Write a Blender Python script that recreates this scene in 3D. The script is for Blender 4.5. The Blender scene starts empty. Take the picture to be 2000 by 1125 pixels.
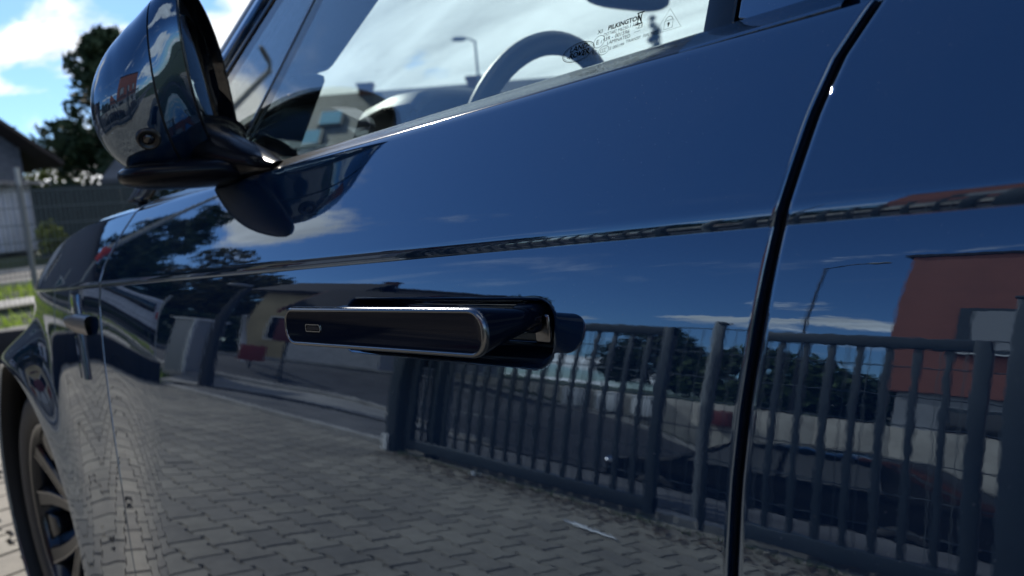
import bpy, bmesh, math, random
import numpy as np
from mathutils import Vector, Matrix
random.seed(7); rng = np.random.default_rng(7)
S = bpy.context.scene
COL = S.collection
R = math.radians
# ------------------------------------------------------------------ camera
cam_d = bpy.data.cameras.new('camera'); cam = bpy.data.objects.new('camera', cam_d); COL.objects.link(cam); S.camera = cam
AZ, PITCH, ROLL = R(46.3), R(7.0), R(5.1)
fw = Vector((-math.cos(AZ)*math.cos(PITCH), math.sin(AZ)*math.cos(PITCH), -math.sin(PITCH)))
rt = fw.cross(Vector((0,0,1))).normalized(); up = rt.cross(fw)
rt2 = rt*math.cos(ROLL) - up*math.sin(ROLL); up2 = up*math.cos(ROLL) + rt*math.sin(ROLL)
M = Matrix((rt2, up2, -fw)).transposed().to_4x4(); M.translation = Vector((0,-.373,1.04)); cam.matrix_world = M
cam_d.sensor_width = 36; cam_d.lens = 36*1390/2000; cam_d.clip_start = .02; cam_d.clip_end = 3000
cam_d.dof.use_dof = True; cam_d.dof.focus_distance = .56; cam_d.dof.aperture_fstop = 6.5
# ------------------------------------------------------------------ world, sun, exposure
SUN_EL, SUN_AZ = R(36), R(17)          # azimuth measured from -X (car front) towards +Y
sd = Vector((-math.cos(SUN_AZ)*math.cos(SUN_EL), math.sin(SUN_AZ)*math.cos(SUN_EL), math.sin(SUN_EL)))
W = bpy.data.worlds.new('World'); S.world = W; W.use_nodes = True
nt = W.node_tree; nt.nodes.clear()
def N(tree, t, **k):
    n = tree.nodes.new(t)
    for a, b in k.items():
        if a == 'inp':
            for i, v in b.items(): n.inputs[i].default_value = v
        else: setattr(n, a, b)
    return n
def math_n(tree, op, a, b=None, c=None, clamp=False):
    n = tree.nodes.new('ShaderNodeMath'); n.operation = op; n.use_clamp = clamp
    for i, v in enumerate((a, b, c)):
        if v is None: continue
        if isinstance(v, (int, float)): n.inputs[i].default_value = v
        else: tree.links.new(v, n.inputs[i])
    return n.outputs[0]
def smooth(tree, v, a, b):
    n = tree.nodes.new('ShaderNodeMapRange'); n.interpolation_type = 'SMOOTHSTEP'; n.clamp = True
    tree.links.new(v, n.inputs[0]); n.inputs[1].default_value = a; n.inputs[2].default_value = b
    return n.outputs[0]
sky = N(nt, 'ShaderNodeTexSky', sky_type='NISHITA', sun_disc=False, sun_elevation=SUN_EL, altitude=250, air_density=1.0, dust_density=.3, ozone_density=4.0)
sky.sun_rotation = math.atan2(sd.x, sd.y)
tc = N(nt, 'ShaderNodeTexCoord'); sp = N(nt, 'ShaderNodeSeparateXYZ'); nt.links.new(tc.outputs['Generated'], sp.inputs[0])
X_, Y_, Z_ = sp.outputs
# clouds live on a flat layer: direction divided by height
zc = math_n(nt, 'ADD', math_n(nt, 'MAXIMUM', Z_, 0.0), .13)
cb = N(nt, 'ShaderNodeCombineXYZ')
nt.links.new(math_n(nt, 'DIVIDE', X_, zc), cb.inputs[0]); nt.links.new(math_n(nt, 'DIVIDE', Y_, zc), cb.inputs[1])
mp = N(nt, 'ShaderNodeMapping'); mp.inputs['Rotation'].default_value = (0,0,R(25)); mp.inputs['Scale'].default_value = (.8,1.25,1); mp.inputs['Location'].default_value = (1.3,.4,0)
nt.links.new(cb.outputs[0], mp.inputs[0])
n1 = N(nt, 'ShaderNodeTexNoise', inp={'Scale':.75,'Detail':9,'Roughness':.56,'Distortion':.35}); nt.links.new(mp.outputs[0], n1.inputs['Vector'])
mp2 = N(nt, 'ShaderNodeMapping'); mp2.inputs['Scale'].default_value = (.55,2.2,1); mp2.inputs['Rotation'].default_value = (0,0,R(-32)); nt.links.new(cb.outputs[0], mp2.inputs[0])
n2 = N(nt, 'ShaderNodeTexNoise', inp={'Scale':1.1,'Detail':8,'Roughness':.62,'Distortion':.8}); nt.links.new(mp2.outputs[0], n2.inputs['Vector'])
# more cloud over the +Y half of the sky, thin wisps elsewhere
bias = smooth(nt, Y_, .30, .58)
lowb = smooth(nt, Z_, .22, .05)
dens = math_n(nt, 'ADD', n1.outputs[0], math_n(nt, 'ADD', math_n(nt, 'MULTIPLY', bias, .26), math_n(nt, 'MULTIPLY', lowb, .06)))
cl1 = smooth(nt, dens, .575, .635)
cl2 = math_n(nt, 'MULTIPLY', smooth(nt, n2.outputs[0], .58, .82), .32)
cov = math_n(nt, 'MAXIMUM', cl1, cl2)
shade = N(nt, 'ShaderNodeMapRange'); nt.links.new(n2.outputs[0], shade.inputs[0])
shade.inputs[1].default_value = .35; shade.inputs[2].default_value = .65; shade.inputs[3].default_value = 7.0; shade.inputs[4].default_value = 12.0
ccol = N(nt, 'ShaderNodeMix', data_type='RGBA', blend_type='MULTIPLY'); ccol.inputs[0].default_value = 1
ccol.inputs[6].default_value = (.95,.98,1,1)
cs = N(nt, 'ShaderNodeCombineXYZ')
for i in range(3): nt.links.new(shade.outputs[0], cs.inputs[i])
nt.links.new(cs.outputs[0], ccol.inputs[7])
mixs = N(nt, 'ShaderNodeMix', data_type='RGBA'); nt.links.new(cov, mixs.inputs[0])
skt = N(nt, 'ShaderNodeMix', data_type='RGBA', blend_type='MULTIPLY'); skt.inputs[0].default_value = 1; skt.inputs[7].default_value = (.66,.86,1.06,1); nt.links.new(sky.outputs[0], skt.inputs[6]); nt.links.new(skt.outputs[2], mixs.inputs[6]); nt.links.new(ccol.outputs[2], mixs.inputs[7])
bg = N(nt, 'ShaderNodeBackground'); bg.inputs[1].default_value = .13; nt.links.new(mixs.outputs[2], bg.inputs[0])
wo = N(nt, 'ShaderNodeOutputWorld'); nt.links.new(bg.outputs[0], wo.inputs[0])
sl = bpy.data.lights.new('sun', 'SUN'); sl.energy = 4.2; sl.angle = R(.5); sl.color = (1,.94,.85)
so = bpy.data.objects.new('sun', sl); COL.objects.link(so); so.rotation_euler = (-sd).to_track_quat('-Z','Y').to_euler(); so.location = (0,0,20)
S.view_settings.view_transform = 'Standard'; S.view_settings.look = 'None'; S.view_settings.gamma = 1; S.view_settings.use_curve_mapping = False
S.view_settings.exposure = .12
S.render.engine = 'CYCLES'; S.cycles.max_bounces = 10; S.cycles.glossy_bounces = 6; S.cycles.transparent_max_bounces = 12
# ------------------------------------------------------------------ helpers
def tag(o, label=None, cat=None, group=None, kind=None):
    for k, v in (('label',label),('category',cat),('group',group),('kind',kind)):
        if v: o[k] = v
    return o
def empty(name, loc=(0,0,0), rz=0, **t):
    o = bpy.data.objects.new(name, None); COL.objects.link(o); o.location = loc; o.rotation_euler = (0,0,rz); o.empty_display_size = .2
    return tag(o, **t)
class MB:
    def __init__(s): s.v = []; s.f = []
    def add(s, vs, fs):
        b = len(s.v); s.v += [tuple(map(float, v)) for v in vs]; s.f += [tuple(int(i)+b for i in f) for f in fs]; return s
    def box(s, c, d, rz=0, ax=None):
        hx, hy, hz = d[0]/2, d[1]/2, d[2]/2; cs, sn = math.cos(rz), math.sin(rz); vs = []
        for x in (-hx,hx):
            for y in (-hy,hy):
                for z in (-hz,hz):
                    if ax: p = Vector(c) + ax[0]*x + ax[1]*y + ax[2]*z; vs.append(tuple(p))
                    else: vs.append((c[0]+x*cs-y*sn, c[1]+x*sn+y*cs, c[2]+z))
        return s.add(vs, [(0,1,3,2),(4,6,7,5),(0,4,5,1),(2,3,7,6),(0,2,6,4),(1,5,7,3)])
    def hexa(s, p): return s.add(p, [(0,3,2,1),(4,5,6,7),(0,1,5,4),(1,2,6,5),(2,3,7,6),(3,0,4,7)])
    def prism(s, poly, d):           # poly: 3d pts, d: extrusion vector
        n = len(poly); vs = list(poly) + [tuple(np.array(p)+np.array(d)) for p in poly]
        return s.add(vs, [tuple(range(n))[::-1], tuple(range(n,2*n))] + [(i,(i+1)%n,n+(i+1)%n,n+i) for i in range(n)])
    def tube(s, pts, r, seg=8, cap=True, flat=1.0):
        P = [Vector(p) for p in pts]; vs = []; n = len(P)
        rr = r if hasattr(r,'__len__') else [r]*n
        ref = Vector((0,0,1))
        for i in range(n):
            t = (P[min(i+1,n-1)]-P[max(i-1,0)]).normalized()
            a = t.cross(ref)
            if a.length < .05: a = t.cross(Vector((0,1,0)))
            a.normalize(); b = a.cross(t)
            for k in range(seg):
                th = 2*math.pi*k/seg; vs.append(tuple(P[i]+a*rr[i]*math.cos(th)+b*rr[i]*math.sin(th)*flat))
        fs = [(i*seg+k, i*seg+(k+1)%seg, (i+1)*seg+(k+1)%seg, (i+1)*seg+k) for i in range(n-1) for k in range(seg)]
        if cap: fs += [tuple(range(seg)), tuple(range((n-1)*seg, n*seg))[::-1]]
        return s.add(vs, fs)
    def grid(s, G, closed_u=False):   # G[i][j] points
        G = np.asarray(G, float); n, m = G.shape[:2]
        vs = G.reshape(-1,3); fs = []
        for i in range(n-1 + (1 if closed_u else 0)):
            i2 = (i+1) % n
            for j in range(m-1): fs.append((i*m+j, i2*m+j, i2*m+j+1, i*m+j+1))
        return s.add(vs, fs)
    def build(s, name, mat, parent=None, smooth=False, bevel=0, bseg=2, auto=None, **t):
        me = bpy.data.meshes.new(name); me.from_pydata(s.v, [], s.f); me.update()
        if bevel:
            bm = bmesh.new(); bm.from_mesh(me); bmesh.ops.recalc_face_normals(bm, faces=bm.faces)
            es = [e for e in bm.edges if len(e.link_faces) == 2 and e.calc_face_angle(0) > .5]
            bmesh.ops.bevel(bm, geom=es, offset=bevel, segments=bseg, profile=.5, affect='EDGES'); bm.to_mesh(me); bm.free()
        if mat: me.materials.append(mat)
        if smooth or bevel:
            me.polygons.foreach_set('use_smooth', [True]*len(me.polygons))
            if auto is not None or bevel: me.set_sharp_from_angle(angle=R(auto or 45))
        o = bpy.data.objects.new(name, me); COL.objects.link(o)
        if parent: o.parent = parent
        return tag(o, **t)
def link_copy(o, parent=None, loc=None, rot=None):
    c = o.copy(); COL.objects.link(c)
    if parent is not None: c.parent = parent
    if loc is not None: c.location = loc
    if rot is not None: c.rotation_euler = rot
    return c
def copy_tree(o, parent=None):
    c = link_copy(o, parent)
    for ch in list(o.children): copy_tree(ch, c)
    return c
def mat(name, col, rough=.6, metal=0, spec=.5, ior=1.5, noise=0, nscale=8, bump=0, bscale=30, col2=None, trans=0, sheen=0, coord='Object'):
    m = bpy.data.materials.new(name); m.use_nodes = True; t = m.node_tree; b = t.nodes['Principled BSDF']
    b.inputs['Base Color'].default_value = (*col,1); b.inputs['Roughness'].default_value = rough; b.inputs['Metallic'].default_value = metal
    b.inputs['Specular IOR Level'].default_value = spec; b.inputs['IOR'].default_value = ior
    if noise or col2 or bump:
        c = N(t, 'ShaderNodeTexCoord')
    if noise or col2:
        n = N(t, 'ShaderNodeTexNoise', inp={'Scale':nscale,'Detail':6,'Roughness':.6}); t.links.new(c.outputs[coord], n.inputs['Vector'])
        mx = N(t, 'ShaderNodeMix', data_type='RGBA'); c2 = col2 or tuple(max(0,x*(1-noise)) for x in col); c1 = col if col2 else tuple(x*(1+noise) for x in col)
        mx.inputs[6].default_value = (*c1,1); mx.inputs[7].default_value = (*c2,1)
        t.links.new(smooth(t, n.outputs[0], .33, .67), mx.inputs[0]); t.links.new(mx.outputs[2], b.inputs['Base Color'])
    if bump:
        n = N(t, 'ShaderNodeTexNoise', inp={'Scale':bscale,'Detail':5,'Roughness':.6}); t.links.new(c.outputs[coord], n.inputs['Vector'])
        bp = N(t, 'ShaderNodeBump'); bp.inputs['Strength'].default_value = 1; bp.inputs['Distance'].default_value = bump
        t.links.new(n.outputs[0], bp.inputs['Height']); t.links.new(bp.outputs[0], b.inputs['Normal'])
    return m
def glass_mat(name, tint, ior=1.5, rough=0.0, boost=1.0):
    m = bpy.data.materials.new(name); m.use_nodes = True; t = m.node_tree; t.nodes.clear()
    tr = N(t, 'ShaderNodeBsdfTransparent'); tr.inputs[0].default_value = (*tint,1)
    gl = N(t, 'ShaderNodeBsdfGlossy'); gl.inputs['Roughness'].default_value = rough; gl.inputs[0].default_value = (1,1,1,1)
    ge = N(t, 'ShaderNodeNewGeometry'); dt = N(t, 'ShaderNodeVectorMath', operation='DOT_PRODUCT'); t.links.new(ge.outputs['Incoming'], dt.inputs[0]); t.links.new(ge.outputs['Normal'], dt.inputs[1])
    c5 = math_n(t, 'POWER', math_n(t, 'SUBTRACT', 1.0, math_n(t, 'ABSOLUTE', dt.outputs['Value']), clamp=True), 5.0)
    f0 = ((ior-1)/(ior+1))**2*boost
    mx = N(t, 'ShaderNodeMixShader'); t.links.new(math_n(t, 'ADD', math_n(t, 'MULTIPLY', c5, 1-f0), f0, clamp=True), mx.inputs[0]); t.links.new(tr.outputs[0], mx.inputs[1]); t.links.new(gl.outputs[0], mx.inputs[2])
    o = N(t, 'ShaderNodeOutputMaterial'); t.links.new(mx.outputs[0], o.inputs[0])
    return m
def sst(x, a, b):
    t = np.clip((x-a)/(b-a), 0, 1); return t*t*(3-2*t)
# ------------------------------------------------------------------ materials
def paint_mat():
    m = bpy.data.materials.new('car_paint'); m.use_nodes = True; t = m.node_tree; b = t.nodes['Principled BSDF']
    b.inputs['Base Color'].default_value = (.003,.013,.034,1); b.inputs['Roughness'].default_value = .012
    b.inputs['IOR'].default_value = 2.7; b.inputs['Specular IOR Level'].default_value = .5; b.inputs['Specular Tint'].default_value = (.63,.80,1,1)
    c = N(t, 'ShaderNodeTexCoord')
    n = N(t, 'ShaderNodeTexNoise', inp={'Scale':95,'Detail':2,'Roughness':.55}); t.links.new(c.outputs['Object'], n.inputs['Vector'])
    n2_ = N(t, 'ShaderNodeTexNoise', inp={'Scale':16,'Detail':1,'Roughness':.5}); t.links.new(c.outputs['Object'], n2_.inputs['Vector'])
    h = math_n(t, 'ADD', n.outputs[0], math_n(t, 'MULTIPLY', n2_.outputs[0], .55))
    bp = N(t, 'ShaderNodeBump'); bp.inputs['Strength'].default_value = 1; bp.inputs['Distance'].default_value = .000014
    t.links.new(h, bp.inputs['Height']); t.links.new(bp.outputs[0], b.inputs['Normal'])
    # thin dust: sparse specks and a faint film that lets a little diffuse light through
    d1 = N(t, 'ShaderNodeTexNoise', inp={'Scale':700,'Detail':1,'Roughness':.5}); t.links.new(c.outputs['Object'], d1.inputs['Vector'])
    d2 = N(t, 'ShaderNodeTexNoise', inp={'Scale':9,'Detail':5,'Roughness':.65}); t.links.new(c.outputs['Object'], d2.inputs['Vector'])
    f = math_n(t, 'ADD', math_n(t, 'MULTIPLY', math_n(t, 'MULTIPLY', smooth(t, d1.outputs[0], .72, .80), smooth(t, d2.outputs[0], .35, .7)), .30), math_n(t, 'MULTIPLY', smooth(t, d2.outputs[0], .4, .75), .012))
    df = N(t, 'ShaderNodeBsdfDiffuse'); df.inputs[0].default_value = (.38,.36,.33,1); ms = N(t, 'ShaderNodeMixShader')
    t.links.new(f, ms.inputs[0]); t.links.new(b.outputs[0], ms.inputs[1]); t.links.new(df.outputs[0], ms.inputs[2]); t.links.new(ms.outputs[0], t.nodes['Material Output'].inputs[0])
    return m
PAINT = paint_mat()
GLOSSB = mat('gloss_black', (.004,.004,.006), .04, ior=1.7)
SATINB = mat('satin_black', (.008,.009,.011), .3, bump=.0001, bscale=400)
RUBBER = mat('rubber', (.012,.012,.013), .65, bump=.0003, bscale=200)
VBAR = mat('vent_bar_satin', (.16,.15,.15), .35, metal=.7)
FOOTB = mat('mirror_base_black', (.003,.0035,.006), .26, ior=1.25)
TRIM = mat('belt_trim', (.006,.007,.009), .11, ior=1.7, bump=.00003, bscale=500)
DARKIN = mat('interior_dark', (.006,.0065,.008), .7, spec=.2, bump=.0004, bscale=300)
BLUEIN = mat('interior_leather', (.014,.017,.022), .5, bump=.0003, bscale=400)
DASHLIT = mat('painted_dash_light', (.2,.2,.18), .4)  # pale colour standing for sunlight along the dashboard edge
CHROME = mat('satin_chrome', (.42,.42,.44), .22, metal=1)
DCHROME = mat('dark_chrome', (.12,.12,.13), .25, metal=1)
MIRG = mat('mirror_glass', (.5,.55,.6), .01, metal=1)
RIM = mat('rim_grey', (.022,.026,.034), .16, metal=.8, ior=1.8)
RIMEDGE = mat('rim_edge', (.2,.2,.21), .25, metal=1)
GLASS = glass_mat('side_glass', (.91,.975,.955), 1.6, boost=1.9)
WGLASS = glass_mat('window_glass', (.75,.8,.82), 1.6)
INK = mat('marking_ink', (.002,.003,.004), .9, spec=0)
CONC = mat('concrete', (.36,.34,.31), .85, noise=.25, nscale=3, bump=.002, bscale=40)
PAVEJ = mat('joint_sand', (.032,.029,.023), .95, noise=.4, nscale=12, bump=.003, bscale=80)
GATE = mat('gate_paint', (.024,.037,.050), .45, noise=.1, nscale=3)
WIRE = mat('galvanised_wire', (.10,.12,.13), .5, metal=.3)
POSTM = mat('fence_post_grey', (.28,.3,.31), .5)
ASPH = mat('asphalt', (.055,.056,.058), .9, noise=.3, nscale=2.5, bump=.004, bscale=60)
GRASS = mat('grass', (.050,.070,.022), .9, col2=(.030,.045,.016), nscale=1.3, bump=.03, bscale=25)
SOIL = mat('soil_litter', (.10,.07,.045), .95, noise=.5, nscale=20, bump=.01, bscale=60)
BARK = mat('bark', (.07,.05,.035), .9, noise=.3, nscale=8)
WHITEP = mat('white_paint', (.72,.73,.74), .35)
TUFT = mat('grass_blades', (.12,.22,.03), .7, col2=(.20,.24,.05), nscale=1.1, spec=.3)
_t = TUFT.node_tree; _tl = N(_t, 'ShaderNodeBsdfTranslucent'); _tl.inputs[0].default_value = (.3,.42,.06,1); _ms = N(_t, 'ShaderNodeMixShader'); _ms.inputs[0].default_value = .5
_t.links.new(_t.nodes['Principled BSDF'].outputs[0], _ms.inputs[1]); _t.links.new(_tl.outputs[0], _ms.inputs[2]); _t.links.new(_ms.outputs[0], _t.nodes['Material Output'].inputs[0])
# ------------------------------------------------------------------ terrain
def G_np(x, y):
    rise = .40*sst(-x, 9.4, 12.8) + .32*sst(-x, 20.4, 23.5)
    low = -1.15*sst(-y, 3.8, 8.2)*sst(x, -9.5, -4.5)
    return rise + low
def G(x, y): return float(G_np(np.float64(x), np.float64(y)))
def sheet(name, xs, ys_, m, lift=0, keep=None, **t):
    Xg, Yg = np.meshgrid(xs, ys_, indexing='ij'); Zg = G_np(Xg, Yg) + lift
    mb = MB(); mb.grid(np.stack([Xg, Yg, Zg], -1)); 
    return mb.build(name, m, smooth=True, **t)
xs = np.concatenate([[-900,-400,-180,-90,-50,-35],np.arange(-28,8.01,.25),[12,20,40,90,200,900]])
yl = np.concatenate([[-900,-400,-180,-90,-50,-30],np.arange(-22,20.01,.25),[26,40,70,150,400,900]])
sheet('ground', xs, yl, GRASS, lift=-.03, kind='structure')
# paved yard bed and pavers
def strip(name, line, offs, m, lift, **t):    # ribbon along a polyline at lateral offsets
    P = np.array(line, float); d = np.gradient(P, axis=0); d /= np.linalg.norm(d, axis=1)[:,None]; nrm = np.stack([-d[:,1], d[:,0]], 1)
    G3 = []
    for o in np.linspace(offs[0], offs[1], max(2,int(abs(offs[1]-offs[0])/.3)+1)):
        Q = P + nrm*o; G3.append(np.stack([Q[:,0], Q[:,1], G_np(Q[:,0], Q[:,1])+lift], 1))
    mb = MB(); mb.grid(G3); return mb.build(name, m, smooth=True, **t)
def spline(pts, step=.3):
    P = np.array(pts, float); out = []
    for i in range(len(P)-1):
        p0, p1, p2, p3 = P[max(i-1,0)], P[i], P[i+1], P[min(i+2,len(P)-1)]
        n = max(2, int(np.linalg.norm(p2-p1)/step))
        for k in range(n):
            u = k/n; out.append(.5*((2*p1)+(-p0+p2)*u+(2*p0-5*p1+4*p2-p3)*u*u+(-p0+3*p1-3*p2+p3)*u**3))
    out.append(P[-1]); return np.array(out)
# ------------------------------------------------------------------ yard paving (interlocking bone-shaped pavers)
def wall_x(y): return -6.95 + .6*(y-.9)
bed = MB(); bed.grid([[(wall_x(y)-.1, y, -.019) for y in (-3.1, 0, 5.5)], [(5.0, y, -.019) for y in (-3.1, 0, 5.5)]])
bed = bed.build('pavement', PAVEJ, kind='structure')
half = [(-.1,-.082),(-.059,-.082),(-.041,-.062),(.041,-.062),(.059,-.082),(.1,-.082)]
prof = half + [(-x,-y) for x,y in half]
def paver_geo(cx, cy, dz, tilt=(0,0)):
    o = [(cx+x-math.copysign(.0036,x), cy+y-math.copysign(.0034,y), -.014) for x,y in prof]
    i = [(cx+x-math.copysign(.0095,x), cy+y-math.copysign(.0085,y), dz + tilt[0]*x + tilt[1]*y) for x,y in prof]
    return o+i, [(k,(k+1)%12,12+(k+1)%12,12+k) for k in range(12)] + [tuple(range(12,24))]
def paver_mat(name, c):
    m = bpy.data.materials.new(name); m.use_nodes = True; t = m.node_tree; b = t.nodes['Principled BSDF']; b.inputs['Roughness'].default_value = .85
    g_ = N(t, 'ShaderNodeNewGeometry')
    def nz(sc, det): n = N(t, 'ShaderNodeTexNoise', inp={'Scale':sc,'Detail':det,'Roughness':.62}); t.links.new(g_.outputs['Position'], n.inputs['Vector']); return n.outputs[0]
    v = math_n(t, 'ADD', math_n(t, 'MULTIPLY', nz(1.1,5), .55), math_n(t, 'ADD', math_n(t, 'MULTIPLY', nz(14,6), .35), math_n(t, 'MULTIPLY', nz(240,3), .35)))
    mx = N(t, 'ShaderNodeMix', data_type='RGBA'); mx.inputs[6].default_value = (*[x*.70 for x in c],1); mx.inputs[7].default_value = (*[min(1,x*1.22) for x in c],1)
    t.links.new(smooth(t, v, .42, .82), mx.inputs[0]); 
    st_ = N(t, 'ShaderNodeMix', data_type='RGBA'); t.links.new(math_n(t, 'MULTIPLY', smooth(t, nz(3.3,4), .62, .74), .55), st_.inputs[0]); t.links.new(mx.outputs[2], st_.inputs[6]); st_.inputs[7].default_value = (.10,.085,.06,1)
    t.links.new(st_.outputs[2], b.inputs['Base Color'])
    bp = N(t, 'ShaderNodeBump'); bp.inputs['Distance'].default_value = .0012; t.links.new(nz(170,4), bp.inputs['Height']); t.links.new(bp.outputs[0], b.inputs['Normal'])
    return m
PAVM = [paver_mat('paver_%d'%i, c) for i, c in enumerate([(.295,.262,.205),(.272,.24,.19),(.315,.28,.22),(.245,.218,.175)])]
cells = []
for i in range(-98, 50):
    for j in range(-22, 39):
        x = i*.1; y = j*.144 + .03
        if (i + j) % 2: continue
        if wall_x(y)-.02 < x < 4.9 and -3.0 < y < 5.4: cells.append((x, y))
def seg_d(c):
    a = min(math.hypot(c[0]+2.35, (c[1]+.9)*1.0), math.hypot(c[0]+1.7,(c[1]+1.5))+.2, math.hypot(c[0]+3.2,(c[1]-.15)*2.2)+.1)
    return a
cells.sort(key=seg_d)
pm = []
for m in PAVM:
    for k in range(3):
        mb = MB(); mb.add(*paver_geo(0,0,0,(rng.normal(0,.008),rng.normal(0,.008)))); o = mb.build('paver', m); pm.append(o.data); bpy.data.objects.remove(o)
for c in cells[:300]:
    o = bpy.data.objects.new('paver', pm[rng.integers(len(pm))]); COL.objects.link(o); o.parent = bed; o.location = (c[0], c[1], rng.normal(0,.0009))
vs, fs, mi = [], [], []
for c in cells[300:]:
    v, f = paver_geo(c[0], c[1], rng.normal(0,.0009), (rng.normal(0,.008),rng.normal(0,.008))); b = len(vs); vs += v; fs += [tuple(q+b for q in g) for g in f]; mi += [int(rng.integers(4))]*len(f)
me = bpy.data.meshes.new('paver_field'); me.from_pydata(vs, [], fs)
for m in PAVM: me.materials.append(m)
me.polygons.foreach_set('material_index', mi)
o = bpy.data.objects.new('paver_field', me); COL.objects.link(o); o.parent = bed; o['kind'] = 'stuff'
# ------------------------------------------------------------------ the car
CAR = empty('parked_car', (0,0,0), label='dark blue glossy SUV filling the frame, seen along its side', cat='car')
KN = [(.16,72),(.124,70),(.118,62),(.1135,45),(.109,31),(.10,29),(.05,25),(.012,21),(.004,2),(.0,-8),(-.0008,20),(-.02,15),(-.05,11.5),(-.1,9),(-.17,7),(-.3,4),(-.45,1),(-.6,-3),(-.8,-12)]
_z = np.linspace(-.8,.16,9601); _a = np.interp(_z, [k[0] for k in KN][::-1], [k[1] for k in KN][::-1])
_t = np.tan(np.radians(_a)); _y = np.concatenate([[0], np.cumsum((_t[1:]+_t[:-1])/2*(_z[1]-_z[0]))]); _y -= np.interp(0,_z,_y)
def char(x): return 1.022 + .049*x
WX, WZ, AR = -1.94, .375, .398
def body_y(x, z):
    x = np.asarray(x, float); z = np.asarray(z, float)
    fx = -x
    ks = 1 - .34*sst(fx, 1.35, 2.3)
    dz = z - char(x); dz = np.where(dz > 0, dz/ks, dz)
    y = np.interp(dz, _z, _y)
    f = sst(fx, 1.0, 1.34)
    y = np.where(dz < 0, y*(1-f*.55), y)
    y = y + .052*np.clip((fx-1.3)/.6, 0, None)**2
    for wx in (WX, WX+2.87):
        r = np.hypot(x-wx, z-WZ); w = np.exp(-np.clip((r-AR)/.085, 0, None)**2) * sst(dz, -.02, -.15)
        y = y + (-.029 + .03*sst(fx, 1.85, 2.25)*(fx < 3) - y)*w
    return y
def gapB(z): return np.interp(z, [.2,.5,.7,.825,.875,.917,.961,.988,1.014,1.041,1.072,1.1,1.127,1.15], [-.182,-.183,-.18,-.1772,-.175,-.171,-.165,-.161,-.157,-.151,-.144,-.135,-.120,-.104])
def gapF(z): return np.interp(z, [.2,.503,.639,.751,.848,.929,.993,1.047,1.1], [-1.21,-1.221,-1.235,-1.254,-1.269,-1.277,-1.272,-1.235,-1.19])
EO = np.array([0,.0003,.0008,.0014,.002,.003,.004,.005,.0065,.009,.013,.02])
def roll(e, r=.004): e = np.clip(e, 0, r); return r - np.sqrt(np.maximum(r*r-(r-e)**2, 0))
DZ = np.unique(np.round(np.concatenate([np.arange(.13,.104,-.0008), np.arange(.104,.014,-.006), np.arange(.0145,-.006,-.0005), np.arange(-.006,-.03,-.002), np.arange(-.02,-.095,-.0013), np.arange(-.1,-.73,-.012)]),5))[::-1]
RC = (-.454, .0, .146, .0222)     # recess centre x, slope, half length, half height
def rec_z(x): return .9480 + .030*(x+.32)
def recess(x, z, hx=.125, hz=.0222, cr=.016):
    qx = np.abs(x+.433)-(hx-cr); qz = np.abs(z-rec_z(x))-(hz-cr)
    d = np.hypot(np.maximum(qx,0), np.maximum(qz,0)) + np.minimum(np.maximum(qx,qz),0) - cr
    return d
def panel(name, x0f, x1f, xmid, dzs, edges=(True,True), rec=False, w0=.25, w1=.12, arch=None, fl=.03, mat_=None, parent=None):
    # x columns: offsets from both gap lines, uniform between
    X0, X1 = float(x0f(.9)), float(x1f(.9))
    cols = np.unique(np.round(np.concatenate([X0+EO, X1-EO, xmid[(xmid>X0+.02)&(xmid<X1-.02)]]),6))
    Xc, D = np.meshgrid(cols, dzs, indexing='ij')
    Z = char(Xc) + D*np.where(D>0, 1-.34*sst(-Xc,1.35,2.3), 1)
    e0, e1 = Xc-X0, X1-Xc
    X = Xc + (x0f(Z)-X0)*(1-sst(e0, 0.02, w0)) + (x1f(Z)-X1)*(1-sst(e1, 0.02, w1))
    Y = body_y(X, Z)
    if edges[0]: Y = Y + roll(e0, .003)
    if edges[1]: Y = Y + roll(e1, .0022)
    if rec:
        d = recess(X, Z); Y = Y + .034*sst(-d, -.0012, .0085)
    P = np.stack([X, Y, Z], -1)
    # inward flanges at the gap edges
    if edges[0]: q = P[:1].copy(); q[...,1] += fl; P = np.concatenate([q, P])
    if edges[1]: q = P[-1:].copy(); q[...,1] += fl; P = np.concatenate([P, q])
    mb = MB(); n, m = P.shape[:2]
    if arch is not None:
        r = np.hypot(P[...,0]-arch, P[...,2]-WZ); ins = r < AR
        sn = ins.copy()
        a = np.arctan2(P[...,2]-WZ, P[...,0]-arch)
        P[...,0] = np.where(ins, arch+AR*np.cos(a), P[...,0]); P[...,2] = np.where(ins, WZ+AR*np.sin(a), P[...,2])
        P[...,1] = np.where(ins, body_y(P[...,0], P[...,2]), P[...,1])
    else: ins = np.zeros((n,m), bool)
    fs = []
    for i in range(n-1):
        for j in range(m-1):
            if ins[i,j] and ins[i+1,j] and ins[i,j+1] and ins[i+1,j+1]: continue
            fs.append((i*m+j, i*m+j+1, (i+1)*m+j+1, (i+1)*m+j))
    mb.add(P.reshape(-1,3), fs)
    o = mb.build(name, mat_ or PAINT, parent or CAR, smooth=True)
    if arch is not None:
        bm = bmesh.new(); bm.from_mesh(o.data); bmesh.ops.remove_doubles(bm, verts=bm.verts, dist=.0002)
        bmesh.ops.delete(bm, geom=[v for v in bm.verts if not v.link_faces], context='VERTS'); bm.to_mesh(o.data); bm.free()
    return o
DZD = DZ
xm_door = np.unique(np.round(np.concatenate([np.arange(-1.25,-.62,.012), np.arange(-.612,-.29,.0017), np.arange(-.29,-.18,.006)]),5))
door = panel('front_door', lambda z: gapF(z)+.002, lambda z: gapB(z)-.0025, xm_door, DZD[DZD < .1149], rec=True)
rdoor = panel('rear_door', lambda z: gapB(z)+.0025, lambda z: np.full_like(np.asarray(z,float), .86), np.arange(-.15,.86,.014), DZD, arch=WX+2.87)
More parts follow.
